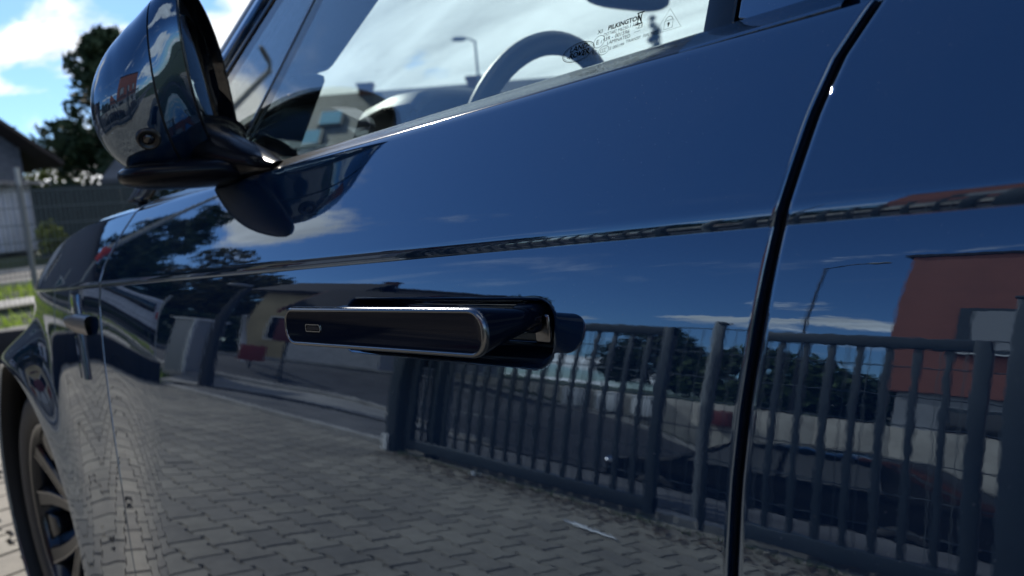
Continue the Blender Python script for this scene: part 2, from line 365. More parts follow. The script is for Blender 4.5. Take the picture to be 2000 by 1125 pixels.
DZF = DZ[DZ > -.70]
fender = panel('fender', lambda z: np.full_like(np.asarray(z,float), -2.42), lambda z: gapF(z)-.002, np.arange(-2.4,-1.2,.010), DZF, edges=(False,True), arch=WX)
quarter = panel('rear_quarter', lambda z: np.full_like(np.asarray(z,float), .867), lambda z: np.full_like(np.asarray(z,float), 2.0), np.arange(.87,2.0,.02), DZF, arch=WX+2.87)
# dark seals inside the gaps
for gf, w in ((gapB, .009), (gapF, .008)):
    zz = np.linspace(.28, 1.128, 40); x = gf(zz); y = body_y(x, zz)
    mb = MB(); mb.grid([np.stack([x-w, y+.016, zz],1), np.stack([x-.0016, y+.012, zz],1), np.stack([x, y+.009, zz],1), np.stack([x+.0016, y+.012, zz],1), np.stack([x+w, y+.016, zz],1)])
    mb.build('door_seal', RUBBER, CAR, smooth=True)
# sill, arch lips, wheel wells
mb = MB(); xx = np.linspace(-1.32, .86, 40)
mb.grid([np.stack([xx, -.036+0*xx, .30+0*xx],1), np.stack([xx, -.05+0*xx, .26+0*xx],1), np.stack([xx, -.02+0*xx, .2+0*xx],1), np.stack([xx, .2+0*xx, .19+0*xx],1)]); mb.build('sill', SATINB, CAR, smooth=True)
for wx in (WX, WX+2.87):
    th = np.radians(np.linspace(-38, 218, 90)); x = wx+AR*np.cos(th); z = WZ+AR*np.sin(th); y = body_y(x, z)
    mb = MB(); rings = []
    for dr, dy in ((.0,.0),(-.003,.001),(-.006,.005),(-.007,.02),(-.004,.05),(.03,.06),(.03,.42)):
        rings.append(np.stack([wx+(AR+dr)*np.cos(th), y+dy, WZ+(AR+dr)*np.sin(th)],1))
    mb.grid(rings[:3]); mb.build('arch_lip', PAINT, CAR, smooth=True)
    mb = MB(); mb.grid(rings[2:]); v0 = len(mb.v); mb.v.append((wx,.45,WZ)); mb.f += [(4*90+k, 4*90+k+1, v0) for k in range(89)]
    mb.build('wheel_well', RUBBER, CAR, smooth=True)
# hood, cowl, far side, roof, floor: rough but real shell
def shoulder(x):          # y,z of the body shoulder
    z = char(x)+.13*(1-.34*sst(-x,1.35,2.3)); return body_y(x, z), z
xh = np.linspace(-2.42, -1.2, 50); rows = []
for k, t in enumerate([0,.004,.03,.1,.3,.5,.7,.9,.97,1]):
    r = []
    for x in xh:
        y0, z0 = shoulder(x); y0 = float(y0); z0 = float(z0); w = 1.9-2*y0
        rise = .055*(1-(2*t-1)**4) - (.006 if 0 < t < .004 else 0)
        r.append((x, y0 + .004 + t*(w-.008), z0 + rise*(.55 if x < -2 else .8) - .05*sst(-x,2.2,2.5)))
    rows.append(r)
mb = MB(); mb.grid(rows); mb.build('hood', PAINT, CAR, smooth=True)
def mirror_side(o, name):
    me = o.data.copy(); n = len(me.vertices); co = np.empty(n*3); me.vertices.foreach_get('co', co); co = co.reshape(-1,3); co[:,1] = 1.9-co[:,1]; me.vertices.foreach_set('co', co.ravel()); me.flip_normals(); me.update()
    p = bpy.data.objects.new(name, me); COL.objects.link(p); p.parent = CAR; return p
for o_, n_ in ((rdoor,'rear_door'),(fender,'fender'),(quarter,'rear_quarter')): mirror_side(o_, n_)
fd = panel('front_door', lambda z: gapF(z)+.002, lambda z: gapB(z)-.0025, np.arange(-1.25,-.18,.02), DZ[::3]); mirror_side(fd, 'front_door'); bpy.data.objects.remove(fd)
mb = MB(); mb.box((-.2,.95,.24),(4.0,1.5,.06)); mb.box((-2.46,.95,.62),(.08,1.5,.62)); mb.box((2.02,.95,.75),(.06,1.7,.8)); mb.box((-1.33,.95,.7),(.04,1.6,.8)); mb.build('underbody', SATINB, CAR)
mb = MB(); rows = []
for x, z in ((-.62,1.52),(-.4,1.585),(0,1.62),(.6,1.62),(1.2,1.59),(1.7,1.52)):
    rows.append([(x, y, z - .05*abs((y-.95)/.68)**4) for y in np.linspace(.27,1.63,13)])
mb.grid(rows); mb.build('roof', PAINT, CAR, smooth=True)
mb = MB(); mb.grid([[(1.7,y,1.5) for y in np.linspace(.3,1.6,6)],[(2.0,y,1.13) for y in np.linspace(.15,1.75,6)]]); mb.build('rear_window', GLOSSB, CAR)
# ------------------------------------------------------------------ belt trim, glass, pillars
KT = .45
def gz_y(x, z): return .085 + (z-1.14-.049*(x+.24))*KT
def belt_strip(name, xa, xb, prof, m, parent=CAR):
    xs_ = np.linspace(xa, xb, 60); rows = []
    for dz_, y_ in prof: rows.append(np.stack([xs_, np.full_like(xs_, y_), char(xs_)+dz_],1))
    mb = MB(); mb.grid(rows); return mb.build(name, m, parent, smooth=True)
y15 = float(np.interp(.1145, _z, _y))
BP = [(.1100, y15+.004),(.1142, y15+.0008),(.1152, y15+.0010),(.1170, y15+.0040),(.1200, .0620),(.1240, .0700),(.1285, .0785),(.1298, .0806),(.1296,.0820),(.120,.0822)]
belt_strip('belt_trim', -1.19, -.2405, BP, TRIM)
belt_strip('door_shoulder', -.2402, -.1395, [(z_, y_-.0004) for z_, y_ in BP], PAINT)
def poly_plate(name, pts, th, m, parent=CAR, bevel=0, off=0):
    # pts in (x,z) on the glass plane; thickness inward
    n = np.array([.049*KT, 1, -KT]); n /= np.linalg.norm(n)
    P = [np.array((x, gz_y(x,z), z)) + n*off for x, z in pts]
    mb = MB(); mb.prism([tuple(p) for p in P], n*th); return mb.build(name, m, parent, bevel=bevel)
def belt(x): return char(x)+.1275
wn = poly_plate('front_door_window', [(-.2385,belt(-.2385)-.01),(-.9395,belt(-.9395)-.01),(-.9395,1.148),(-.745,1.50),(-.60,1.555),(-.30,1.58),(-.2385,1.57)], .0042, GLASS)
qn = poly_plate('quarter_window', [(-.9475,belt(-.9475)-.01),(-1.26,1.075),(-1.255,1.095),(-1.03,1.31),(-.86,1.455),(-.76,1.49),(-.9475,1.15)], .0042, GLASS)
poly_plate('window_divider', [(-.9392,1.10),(-.9478,1.10),(-.9478,1.147),(-.752,1.50),(-.744,1.496),(-.9392,1.146)], .012, GLOSSB, off=-.001, bevel=.001)
# windscreen pillar: gloss outer band, satin lip, dark inner trim
def pil(dx0, dx1, off, th, m, name, bev=.002):
    L = [(-1.345,1.095),(-1.125,1.308),(-1.05,1.379),(-.93,1.48),(-.80,1.56)]
    return poly_plate(name, [(x+dx0,z) for x,z in L] + [(x+dx1,z) for x,z in L[::-1]], th, m, off=off, bevel=bev)
pil(0,.03,-.006,.03,SATINB,'pillar_edge'); pil(.032,.068,-.009,.03,PAINT,'windscreen_pillar',.006); pil(.07,.098,-.003,.03,GLOSSB,'pillar_seal',.003)
mb = MB()
a0 = [(-1.42,.12,1.06),(-1.24,.13,1.08),(-1.16,.27,1.06),(-1.40,.27,1.06)]; a1 = [(-.95,.275,1.50),(-.81,.265,1.455),(-.66,.33,1.47),(-.88,.34,1.52)]
mid = [(-1.21,.195,1.275),(-1.05,.19,1.268),(-.955,.27,1.258),(-1.18,.28,1.28)]
mb.hexa(a0+mid); mb.hexa(mid+a1); mb.build('pillar_inner_trim', DARKIN, CAR, bevel=.01)
# B pillar trims
fr_t = poly_plate('door_pillar_trim', [(-.2375,1.128),(-.2155,1.128),(-.208,1.52),(-.23,1.57)], .03, GLOSSB, off=-.0035, bevel=.0015)
poly_plate('rear_pillar_trim', [(-.2125,1.1415),(-.18,1.131),(-.13,1.129),(-.05,1.134),(.05,1.142),(.05,1.57),(-.205,1.57)], .03, PAINT, off=-.004, bevel=.0015)
poly_plate('pillar_backing', [(-.236,1.11),(.0,1.11),(.0,1.56),(-.236,1.56)], .02, SATINB, off=.008)
poly_plate('rear_door_window', [(.052,1.12),(.85,1.16),(.80,1.52),(.052,1.57)], .004, GLASS)
# windscreen
mb = MB(); mb.grid([[(-1.30+.10*abs((y-.95)/.75)**2, y, 1.12) for y in np.linspace(.14,1.76,14)], [(-.98+.08*abs((y-.95)/.75)**2, y, 1.34) for y in np.linspace(.22,1.68,14)], [(-.64+.05*abs((y-.95)/.75)**2, y, 1.53) for y in np.linspace(.3,1.6,14)]]); mb.build('windscreen', WGLASS, CAR, smooth=True)
# wiper arm and cowl at the foot of the windscreen
mb = MB(); mb.grid([[(-1.36+.09*abs((y-.95)/.78)**2, y, 1.115) for y in np.linspace(.12,1.78,14)], [(-1.24+.08*abs((y-.95)/.78)**2, y, 1.108) for y in np.linspace(.12,1.78,14)]]); mb.build('cowl', SATINB, CAR, smooth=True)
mb = MB(); mb.tube([(-1.28,.22,1.125),(-1.25,.4,1.15),(-1.2,.8,1.17)], [.008,.006,.005]); mb.build('wiper', SATINB, CAR, smooth=True)
mb = MB(); mb.tube([(-1.335,.10,1.075),(-1.31,.13,1.125),(-1.24,.17,1.2)], .011); mb.build('pillar_foot_seal', GLOSSB, CAR, smooth=True)
# ------------------------------------------------------------------ interior
def superbox(mb, c, h, n=3.5, rz=0, ry=0, res=14):
    G_ = []
    Rm = Matrix.Rotation(rz,3,'Z') @ Matrix.Rotation(ry,3,'Y')
    sg = lambda v, p: math.copysign(abs(v)**p, v)
    for i in range(res*2):
        a = 2*math.pi*i/(res*2); row = []
        for j in range(res+1):
            b = -math.pi/2+math.pi*j/res
            v = Vector((h[0]*sg(math.cos(b),2/n)*sg(math.cos(a),2/n), h[1]*sg(math.cos(b),2/n)*sg(math.sin(a),2/n), h[2]*sg(math.sin(b),2/n)))
            row.append(tuple(Vector(c)+Rm@v))
        G_.append(row)
    mb.grid(G_, closed_u=True); return mb
dash_prof = lambda y: 1.128 + .045*sst(y,.3,.75) - .03*sst(y,1.4,1.75)
mb = MB(); rows = []
for y in np.linspace(.13,1.77,36):
    zt = dash_prof(y); rows.append([(-1.22,y,zt-.03),(-1.15,y,zt),(-1.07,y,zt+.004),(-1.02,y,zt-.002),(-.985,y,zt-.02),(-.97,y,zt-.07),(-1.0,y,.9),(-1.0,y,.6)])
mb.grid(rows); mb.build('dashboard', DARKIN, CAR, smooth=True)
mb = MB(); mb.tube([(-1.03,y,dash_prof(y)+.004) for y in np.linspace(.14,.62,14)], .007, seg=8); mb.build('dashboard_lit_edge', DASHLIT, CAR, smooth=True)  # pale tube paints the sunlit top edge of the dash
mb = MB(); rows = []
for y in np.linspace(.455,.90,24):
    t = (y-.6775)/.223; zt = 1.225 + .038*max(0,1-abs(t)**5)**.5 if abs(t) < 1 else 1.2
    rows.append([(-1.20,y,zt-.07),(-1.16,y,zt-.012),(-1.08,y,zt),(-1.0,y,zt-.004),(-.985,y,zt-.015),(-.985,y,zt-.03),(-1.02,y,zt-.035),(-1.02,y,1.1)])
mb.grid(rows); mb.build('instrument_hood', BLUEIN, CAR, smooth=True)
# steering wheel
sc_ = Vector((-.735,.50,1.095)); tl = R(15)
ax = Vector((math.cos(tl),0,-math.sin(tl))).normalized()*-1; e1 = Vector((0,1,0)); e2 = ax.cross(e1).normalized()
if e2.z < 0: e2 = -e2
SW = empty('steering_wheel'); SW.parent = CAR
rows = []
for i in range(64):
    th = 2*math.pi*i/64; dvec = e1*math.cos(th)+e2*math.sin(th); row = []
    for k in range(15):
        ph = 2*math.pi*k/14; row.append(tuple(sc_ + dvec*(.178+.0175*math.cos(ph)) + ax*.0145*math.sin(ph)))
    rows.append(row)
mb = MB(); mb.grid(rows, closed_u=True); mb.build('rim', BLUEIN, SW, smooth=True)
mb = MB(); superbox(mb, sc_+ax*.02, (.03,.075,.06), 3); mb.build('hub', DARKIN, SW, smooth=True)
for a in (0, 180, 270):
    d = e1*math.cos(R(a))+e2*math.sin(R(a)); mb = MB(); mb.tube([sc_+d*.05+ax*.02, sc_+d*.17], [.022,.013], flat=.5); mb.build('spoke', DARKIN, SW, smooth=True)
mb = MB(); mb.tube([sc_+ax*.03, sc_+ax*.25], .035, seg=12); mb.build('column', DARKIN, SW, smooth=True)
mb = MB(); superbox(mb, (-.87,.97,1.455), (.018,.125,.036), 3.2, rz=R(-12)); mb.tube([(-.87,.96,1.48),(-.80,.95,1.56)], .012); mb.build('interior_mirror', DARKIN, CAR, smooth=True)
for y in (.52, 1.38):
    st = empty('front_seat'); st.parent = CAR
    mb = MB(); superbox(mb, (-.1,y,.72), (.27,.26,.09), 4); mb.build('seat_cushion', BLUEIN, st, smooth=True)
    mb = MB(); superbox(mb, (.16,y,1.0), (.07,.25,.32), 4, ry=R(14)); mb.build('backrest', BLUEIN, st, smooth=True)
    mb = MB(); superbox(mb, (.27,y,1.4), (.05,.13,.09), 3, ry=R(10)); mb.build('headrest', BLUEIN, st, smooth=True)
mb = MB(); mb.box((-.4,.95,.45),(1.6,1.6,.03)); mb.box((-.5,.125,.8),(1.3,.03,.6)); mb.box((-.5,1.775,.8),(1.3,.03,.6)); mb.build('cabin_lining', DARKIN, CAR)
mb = MB(); mb.tube([(-.95,.16,1.06),(-.6,.16,1.07),(-.3,.16,1.08)], .02); mb.build('door_cap', DARKIN, CAR, smooth=True)
mb = MB(); mb.grid([[(x, 1.9-.085-(z-1.14-.049*(x+.24))*KT, z) for x,z in ((-1.2,1.1),(.8,1.18))],[(x, 1.9-.085-(z-1.14-.049*(x+.24))*KT, z) for x,z in ((-.75,1.5),(.8,1.52))]]); mb.build('far_side_window', WGLASS, CAR)
mb = MB(); mb.tube([(-1.26,1.80,1.08),(-.98,1.70,1.35),(-.72,1.62,1.5),(-.4,1.6,1.575),(.6,1.6,1.6)], .035); mb.build('far_pillar', SATINB, CAR, smooth=True)
mb = MB(); mb.tube([(-.72,.29,1.53),(-.4,.27,1.585),(.6,.27,1.61),(1.5,.28,1.56)], .02); mb.build('roof_rail', PAINT, CAR, smooth=True)
# ------------------------------------------------------------------ door handle
H = empty('door_handle'); H.parent = door
def rrect(hx, hz, r, n=8):
    pts = []
    for cx, cz, a0 in ((hx-r,hz-r,0),(-hx+r,hz-r,90),(-hx+r,-hz+r,180),(hx-r,-hz+r,270)):
        for k in range(n+1): a = R(a0+90*k/n); pts.append((cx+r*math.cos(a), cz+r*math.sin(a)))
    return pts
hc = Vector((-.4470,-.066,.9530)); hx_ = Vector((1,0,.037)).normalized(); hz_ = Vector((0,0,1)); hy_ = Vector((0,-1,0))
def hpt(a, b, d): return tuple(hc + hx_*a + hz_*b + hy_*d)
def plate_loft(layers, cap0=True, cap1=True, r=.0145, hx=.1263, hz=.0167):
    rows = []
    for l_ in layers:
        ins, d = l_[:2]; iz = l_[2] if len(l_) > 2 else 0; rows.append([hpt(a, b*(1-iz/hz), d) for a, b in rrect(hx-ins, hz-ins, max(r-ins,.002))])
    n = len(rows[0]); mb = MB(); vs = [p for r_ in rows for p in r_]; fs = []
    for i in range(len(rows)-1):
        for k in range(n): fs.append((i*n+k, i*n+(k+1)%n, (i+1)*n+(k+1)%n, (i+1)*n+k))
    if cap0: fs.append(tuple(range(n))[::-1])
    if cap1: fs.append(tuple(range((len(rows)-1)*n, len(rows)*n)))
    mb.add(vs, fs); return mb
HG = mat('handle_gloss', (.003,.006,.014), .07, ior=1.22, spec=.3)
HE = mat('handle_edge', (.17,.18,.195), .2, metal=1)
plate_loft([(.0035,-.060,.0098),(.0005,-.056,.0085),(0,-.034,.0060),(0,-.012,.0018),(.0,-.004,.0)], cap1=False).build('grip_body', HG, H, smooth=True, auto=50)
plate_loft([(.0,-.004),(.0,-.0022),(.0006,-.0008),(.0018,.0002),(.0030,.0002),(.0034,-.0006)], cap0=False, cap1=False).build('edge_ring', HE, H, smooth=True)
plate_loft([(.0034,-.0006),(.0038,-.0008)], cap0=False).build('face_plate', HG, H, smooth=True, auto=40)
def hbox(name, a0, a1, b0, b1, d0, d1, m, bev=.002, seg=3):
    mb = MB(); c = [hpt(a,b,d) for d in (d0,d1) for a,b in ((a0,b0),(a1,b0),(a1,b1),(a0,b1))]; mb.hexa(c); return mb.build(name, m, H, bevel=bev, bseg=seg)
hbox('rear_arm', .100,.1240,-.0105,.0100,-.094,-.05, HG, .005)
hbox('front_arm', -.119,-.086,-.0095,.0090,-.092,-.04, HG, .005)
hbox('hinge_cover', .1150,.1305,-.0190,.0030,-.080,-.058, mat('hinge_metal', (.14,.145,.16), .14, metal=1), .003)
# small key slot button: a raised frame round a key
mb = MB(); o_, i_ = rrect(.0115,.0034,.0016,4), rrect(.0102,.0024,.0009,4); n = len(o_); ca, cbb = -.0785,-.0005
vs = [hpt(ca+a,cbb+b,-.0009) for a,b in o_]+[hpt(ca+a*.97,cbb+b*.96,.0006) for a,b in o_]+[hpt(ca+a,cbb+b,.0006) for a,b in i_]+[hpt(ca+a,cbb+b,-.0007) for a,b in i_]
mb.add(vs, [(l*n+k, l*n+(k+1)%n, (l+1)*n+(k+1)%n, (l+1)*n+k) for l in range(3) for k in range(n)]); mb.build('button_frame', HE, H, smooth=True, auto=40)
mb = MB(); kb = rrect(.0088,.0017,.0007,3); mb.prism([hpt(ca+a,cbb+b,-.0008) for a,b in kb], hy_*.0014); mb.build('button_key', HG, H)
# ------------------------------------------------------------------ folded side mirror
SM = empty('side_mirror'); SM.parent = CAR
mc = Vector((-.9045,.0534,1.2193)); mn = Vector((math.cos(R(49)), math.sin(R(49)), 0)); mt = Vector((-mn.y, mn.x, 0)); mz = Vector((0,0,1))
rim_k = [(-.075,.098),(-.028,.108),(.024,.090),(.066,.050),(.0915,-.010),(.106,-.066),(.095,-.0855),(.058,-.0925),(-.006,-.0890),(-.053,-.060),(-.080,-.0195),(-.0905,.022),(-.0925,.062)]
def closed_spline(P, n=6):
    P = np.array(P, float); out = []
    m = len(P)
    for i in range(m):
        p0,p1,p2,p3 = P[(i-1)%m],P[i],P[(i+1)%m],P[(i+2)%m]
        for k in range(n):
            u = k/n; out.append(.5*((2*p1)+(-p0+p2)*u+(2*p0-5*p1+4*p2-p3)*u*u+(-p0+3*p1-3*p2+p3)*u**3))
    return np.array(out)
ro = closed_spline(rim_k); rc = ro.mean(0)
def mpt(a, b, d): return tuple(mc + mt*a + mz*b + mn*d)
an_ = np.arctan2((ro-rc)[:,1], (ro-rc)[:,0])
def shell_rows(t0, t1, n, grow=0.0):
    rows = []
    for t in np.linspace(t0, t1, n):
        s = max(1e-3, (1-t**2.15))**(1/2.1); cshift = np.array((-.035*t, -.040*t))
        d = -.126*t
        el_ = np.stack([.098*np.cos(an_), .107*np.sin(an_)],1); bl = float(sst(t, .0, .5)); rr_ = (ro-rc)*(1-bl) + el_*bl
        P = rc + cshift + rr_*(s*(1+.04*math.sin(math.pi*min(t*1.6,1)))+grow)
        rows.append([mpt(a,b,d) for a,b in P])
    return rows
mb = MB(); mb.grid(np.array(shell_rows(.0,.245,8)).transpose(1,0,2), closed_u=True); mb.build('rear_band', PAINT, SM, smooth=True)
mb = MB(); mb.grid(np.array(shell_rows(.235,.275,3,-.02)).transpose(1,0,2), closed_u=True); mb.build('shell_groove', RUBBER, SM, smooth=True)
mb = MB(); mb.grid(np.array(shell_rows(.262,.9995,34)).transpose(1,0,2), closed_u=True); mb.build('mirror_shell', PAINT, SM, smooth=True)
# rim lip then recessed glass
mb = MB(); rows = []
for s, d in ((1.0,0),(.992,.0025),(.975,.003),(.962,.001),(.955,-.012),(.93,-.018)): rows.append([mpt(*(rc+(ro-rc)*s), d) for s_ in (0,) for _ in (0,)] if 0 else [mpt(a,b,d) for a,b in rc+(ro-rc)*s])
mb.grid(np.array(rows).transpose(1,0,2), closed_u=True); mb.build('glass_surround', GLOSSB, SM, smooth=True)
mb = MB(); gr = rc + np.array((.012,-.006)) + (ro-rc)*.80; mb.prism([mpt(a,b,-.014) for a,b in gr], mn*.003); mb.build('mirror_glass', MIRG, SM, bevel=.0008)
mb = MB(); gr = rc + (ro-rc)*.95; mb.prism([mpt(a,b,-.024) for a,b in gr], mn*.008); mb.build('glass_backing', SATINB, SM)
# parking camera low on the shell
def shell_pt(t, ang):
    s = (1-t**2.5)**(1/2.3); k = ang/360*len(ro); q = ro[int(k)%len(ro)]; P = rc + np.array((-.035*t,-.028*t)) + (q-rc)*s*(1+.10*math.sin(math.pi*min(t*1.6,1))); return Vector(mpt(*P, -.135*t))
cq = None
cr_ = rt2*((290-1000)/1390)*1 + up2*((562.5-271)/1390) + fw
cam_hit = Vector((0,-.373,1.04)) + cr_*.905/ (cr_@fw)
# foot and neck
mb = MB(); superbox(mb, (-.905,.012,1.108), (.062,.080,.0175), 2.6, rz=R(-24)); mb.build('mirror_foot', FOOTB, SM, smooth=True)
mb = MB(); mb.tube([(-.79,.070,1.104),(-.825,.068,1.112),(-.865,.06,1.122),(-.91,.05,1.135),(-.93,.05,1.16)], [.012,.026,.040,.048,.055], seg=20, flat=.62); mb.build('mirror_neck', FOOTB, SM, smooth=True)
# ------------------------------------------------------------------ fender vent
FV = empty('fender_vent'); FV.parent = CAR
def surf(x, z, off=0): return (x, float(body_y(x,z))-off, z)
vz = np.linspace(.945,.80,16)
rows = [[surf(-1.392+dx+ .25*(.945-z), z, o_) for z in vz] for dx, o_ in ((-.048,.000),(-.042,.004),(-.006,.0045),(.006,-.004),(.009,-.012))]
mb = MB(); mb.grid(rows); mb.build('vent_blade', PAINT, FV, smooth=True)
zc_ = .895; mb = MB(); rows = []
for x in np.linspace(-1.46,-1.325,14):
    tp = .6+.4*sst(x,-1.46,-1.40); rows.append([surf(x, zc_+b*tp, o_) for b, o_ in ((-.0165,-.001),(-.0150,.007),(-.004,.010),(.010,.011),(.0150,.008),(.0165,-.001))])
mb.grid(rows); mb.build('vent_bar', VBAR, FV, smooth=True)
# ------------------------------------------------------------------ wheels
def wheel(x, side=-1, y=.028):
    Wh = empty('wheel', (x, y, .354)); Wh.parent = CAR; Wh.scale = (.945,1,.945)
    th = np.linspace(0, 2*math.pi, 73)[:-1]
    def ring(r, yy): return np.stack([r*np.cos(th), np.full_like(th, yy), r*np.sin(th)],1)
    mb = MB(); mb.grid(np.array([ring(r,q) for r,q in ((.275,.03),(.278,.012),(.29,.002),(.33,-.004),(.352,.004),(.368,.020),(.374,.04),(.3745,.235),(.35,.265),(.28,.25))]).transpose(1,0,2), closed_u=True); mb.build('tyre', RUBBER, Wh, smooth=True)
    mb = MB(); mb.grid(np.array([ring(r,q) for r,q in ((.277,.03),(.280,.010),(.276,.006),(.268,.008),(.262,.018),(.255,.04),(.25,.2),(.10,.2))]).transpose(1,0,2), closed_u=True); mb.build('rim_barrel', RIM, Wh, smooth=True)
    mb = MB(); mb.grid(np.array([ring(r,q) for r,q in ((.2795,.0095),(.2775,.0055),(.272,.006),(.270,.009))]).transpose(1,0,2), closed_u=True); mb.build('rim_edge', RIMEDGE, Wh, smooth=True)
    mb = MB(); mb.grid(np.array([ring(r,q) for r,q in ((.19,.11),(.19,.10),(.07,.10))]).transpose(1,0,2), closed_u=True); mb.build('brake_disc', DCHROME, Wh, smooth=True)
    sp0 = None
    for k in range(5):
        a0 = R(72*k+14)
        for s_ in (-1, 1):
            # each split spoke: a tapering dished blade with a machined face edge
            def q(r, w, yy):
                a = a0 + s_*(R(5)+R(13)*(r-.06)/.21) + w/r; return (r*math.cos(a), yy, r*math.sin(a))
            mb = MB(); rows = []
            for r, w, yf in ((.045,.022,.050),(.09,.020,.045),(.14,.0205,.037),(.20,.0225,.028),(.25,.026,.017),(.272,.029,.012)):
                rows.append([q(r,-w,yf+.05),q(r,-w,yf+.006),q(r,-w*.8,yf),q(r,w*.8,yf),q(r,w,yf+.006),q(r,w,yf+.05)])
            mb.grid(rows); mb.build('spoke', RIM, Wh, smooth=True, auto=35)
            mb = MB(); mb.grid([[q(r,-s_*w*.8,yf-.001),q(r,-s_*w*.55,yf-.001)] for r,w,yf in ((.06,.0215,.048),(.14,.0205,.037),(.20,.0225,.028),(.25,.026,.017),(.268,.0285,.0125))]); mb.build('spoke_edge', RIMEDGE, Wh)
        mb = MB(); a = a0+R(36); P = lambda r,da,yy: (r*math.cos(a+da), yy, r*math.sin(a+da))
        mb.hexa([P(.19,-.12,.03),P(.262,-.16,.02),P(.262,.16,.02),P(.19,.12,.03),P(.19,-.12,.06),P(.262,-.16,.06),P(.262,.16,.06),P(.19,.12,.06)]); mb.build('spoke_web', RIM, Wh, bevel=.004)
    mb = MB(); mb.grid(np.array([ring(r,q) for r,q in ((.055,.09),(.052,.045),(.036,.036),(.012,.034),(.001,.034))]).transpose(1,0,2), closed_u=True); mb.build('hub_cap', RIM, Wh, smooth=True)
    return Wh
w1 = wheel(WX); w2 = copy_tree(w1, CAR); w2.location.x = WX+2.87
for wx in (WX, WX+2.87): c = copy_tree(w1, CAR); c.location = (wx, 1.872, .354); c.rotation_euler = (0,0,math.pi)
# ------------------------------------------------------------------ etched glass markings
gn = Vector((.049*KT,1,-KT)).normalized(); ge1 = Vector((1, 0.0, .049)); ge1 = (ge1 - gn*ge1.dot(gn)).normalized(); ge2 = gn.cross(ge1); ge2 = -ge2 if ge2.z < 0 else ge2
GM = empty('glass_marking'); GM.parent = CAR
def gpt(x, z, off=.0006): return Vector((x, gz_y(x,z), z)) - gn*off
fonts = 0
def gtext(s, x, z, size, xs_=1.0, shear=0, bold=0, x_al='LEFT', flip=False):
    cu = bpy.data.curves.new('glass_lettering', 'FONT'); cu.body = s; cu.size = size; cu.shear = shear; cu.offset = bold; cu.align_x = x_al; cu.resolution_u = 3
    tmp = bpy.data.objects.new('tmp', cu); COL.objects.link(tmp); dg = bpy.context.evaluated_depsgraph_get(); me = bpy.data.meshes.new_from_object(tmp.evaluated_get(dg)); bpy.data.objects.remove(tmp)
    o = bpy.data.objects.new('glass_lettering', me); COL.objects.link(o); me.materials.clear(); me.materials.append(INK); m4 = Matrix((ge1*xs_, ge2, ge1.cross(ge2))).transposed().to_4x4(); m4.translation = gpt(x,z); o.matrix_world = m4; o.parent = GM
def gstroke(name, pts2, w, closed=True, org=None):
    # thin printed line in local (u,v) metres about org
    P = [np.array(p) for p in pts2]; n = len(P); L = []; Rr = []
    for i in range(n):
        a = P[(i-1)%n] if (closed or i > 0) else P[i]; b = P[(i+1)%n] if (closed or i < n-1) else P[i]
        d = (b-a)/max(np.linalg.norm(b-a),1e-9); nn = np.array((-d[1],d[0])); L.append(P[i]+nn*w/2); Rr.append(P[i]-nn*w/2)
    O = gpt(*org); mb = MB(); vs = [tuple(O+ge1*float(p[0])+ge2*float(p[1])) for p in L+Rr]; m = n if closed else n-1
    mb.add(vs, [(i,(i+1)%n,n+(i+1)%n,n+i) for i in range(m)]); mb.build(name, INK, GM)
def ell(a, b, rot=0, n=40, c=(0,0)):
    return [(c[0]+a*math.cos(t)*math.cos(rot)-b*math.sin(t)*math.sin(rot), c[1]+a*math.cos(t)*math.sin(rot)+b*math.sin(t)*math.cos(rot)) for t in np.linspace(0,2*math.pi,n+1)[:-1]]
OC = (-.3495,1.1505)
gstroke('logo_oval', ell(.0157,.0082), .0005, org=OC); gstroke('logo_oval', ell(.0146,.0072), .00025, org=OC)
gtext('LAND-', -.3588, 1.1515, .0066, 1.0, .15, .00012); gtext('-ROVER', -.3605, 1.1462, .0066, .98, .15, .00012)
gtext('XI', -.3330, 1.1605, .0052); gtext('PILKINGTON', -.3232, 1.1615, .0056, .92, 0, .00016)
gtext('DOT682 M6250-1 AS2', -.3265, 1.1573, .0042, .80); gtext('43R - 001596', -.3263, 1.1533, .0050, .90); gtext('LAMINATED', -.3215, 1.1500, .0042, .92)
gtext('E 000199', -.3180, 1.1452, .0037, .95); gtext('TRANSP. 70% MIN.', -.3035, 1.1472, .0037, .95)
gstroke('approval_ring', ell(.0052,.0052), .00035, org=(-.3298,1.1542)); gtext('E', -.3325, 1.1523, .0056); gtext('1', -.3285, 1.1523, .0042)
gstroke('approval_ring', ell(.0046,.0037), .00035, org=(-.3235,1.1462)); 
for k in (-1,0,1):
    gstroke('approval_mark', [(.0011*math.cos(t)+k*.0019, .0017*math.sin(t)) for t in np.linspace(.8,5.5,12)], .0003, False, (-.3235,1.1462))
gtext('K', -.3345, 1.1448, .0058, .55, -.1, .0001); gtext('C', -.3322, 1.1448, .0050, .6)
gtext('-23', -.2968, 1.1560, .0048); gtext('.....', -.2973, 1.1536, .0052, .95)
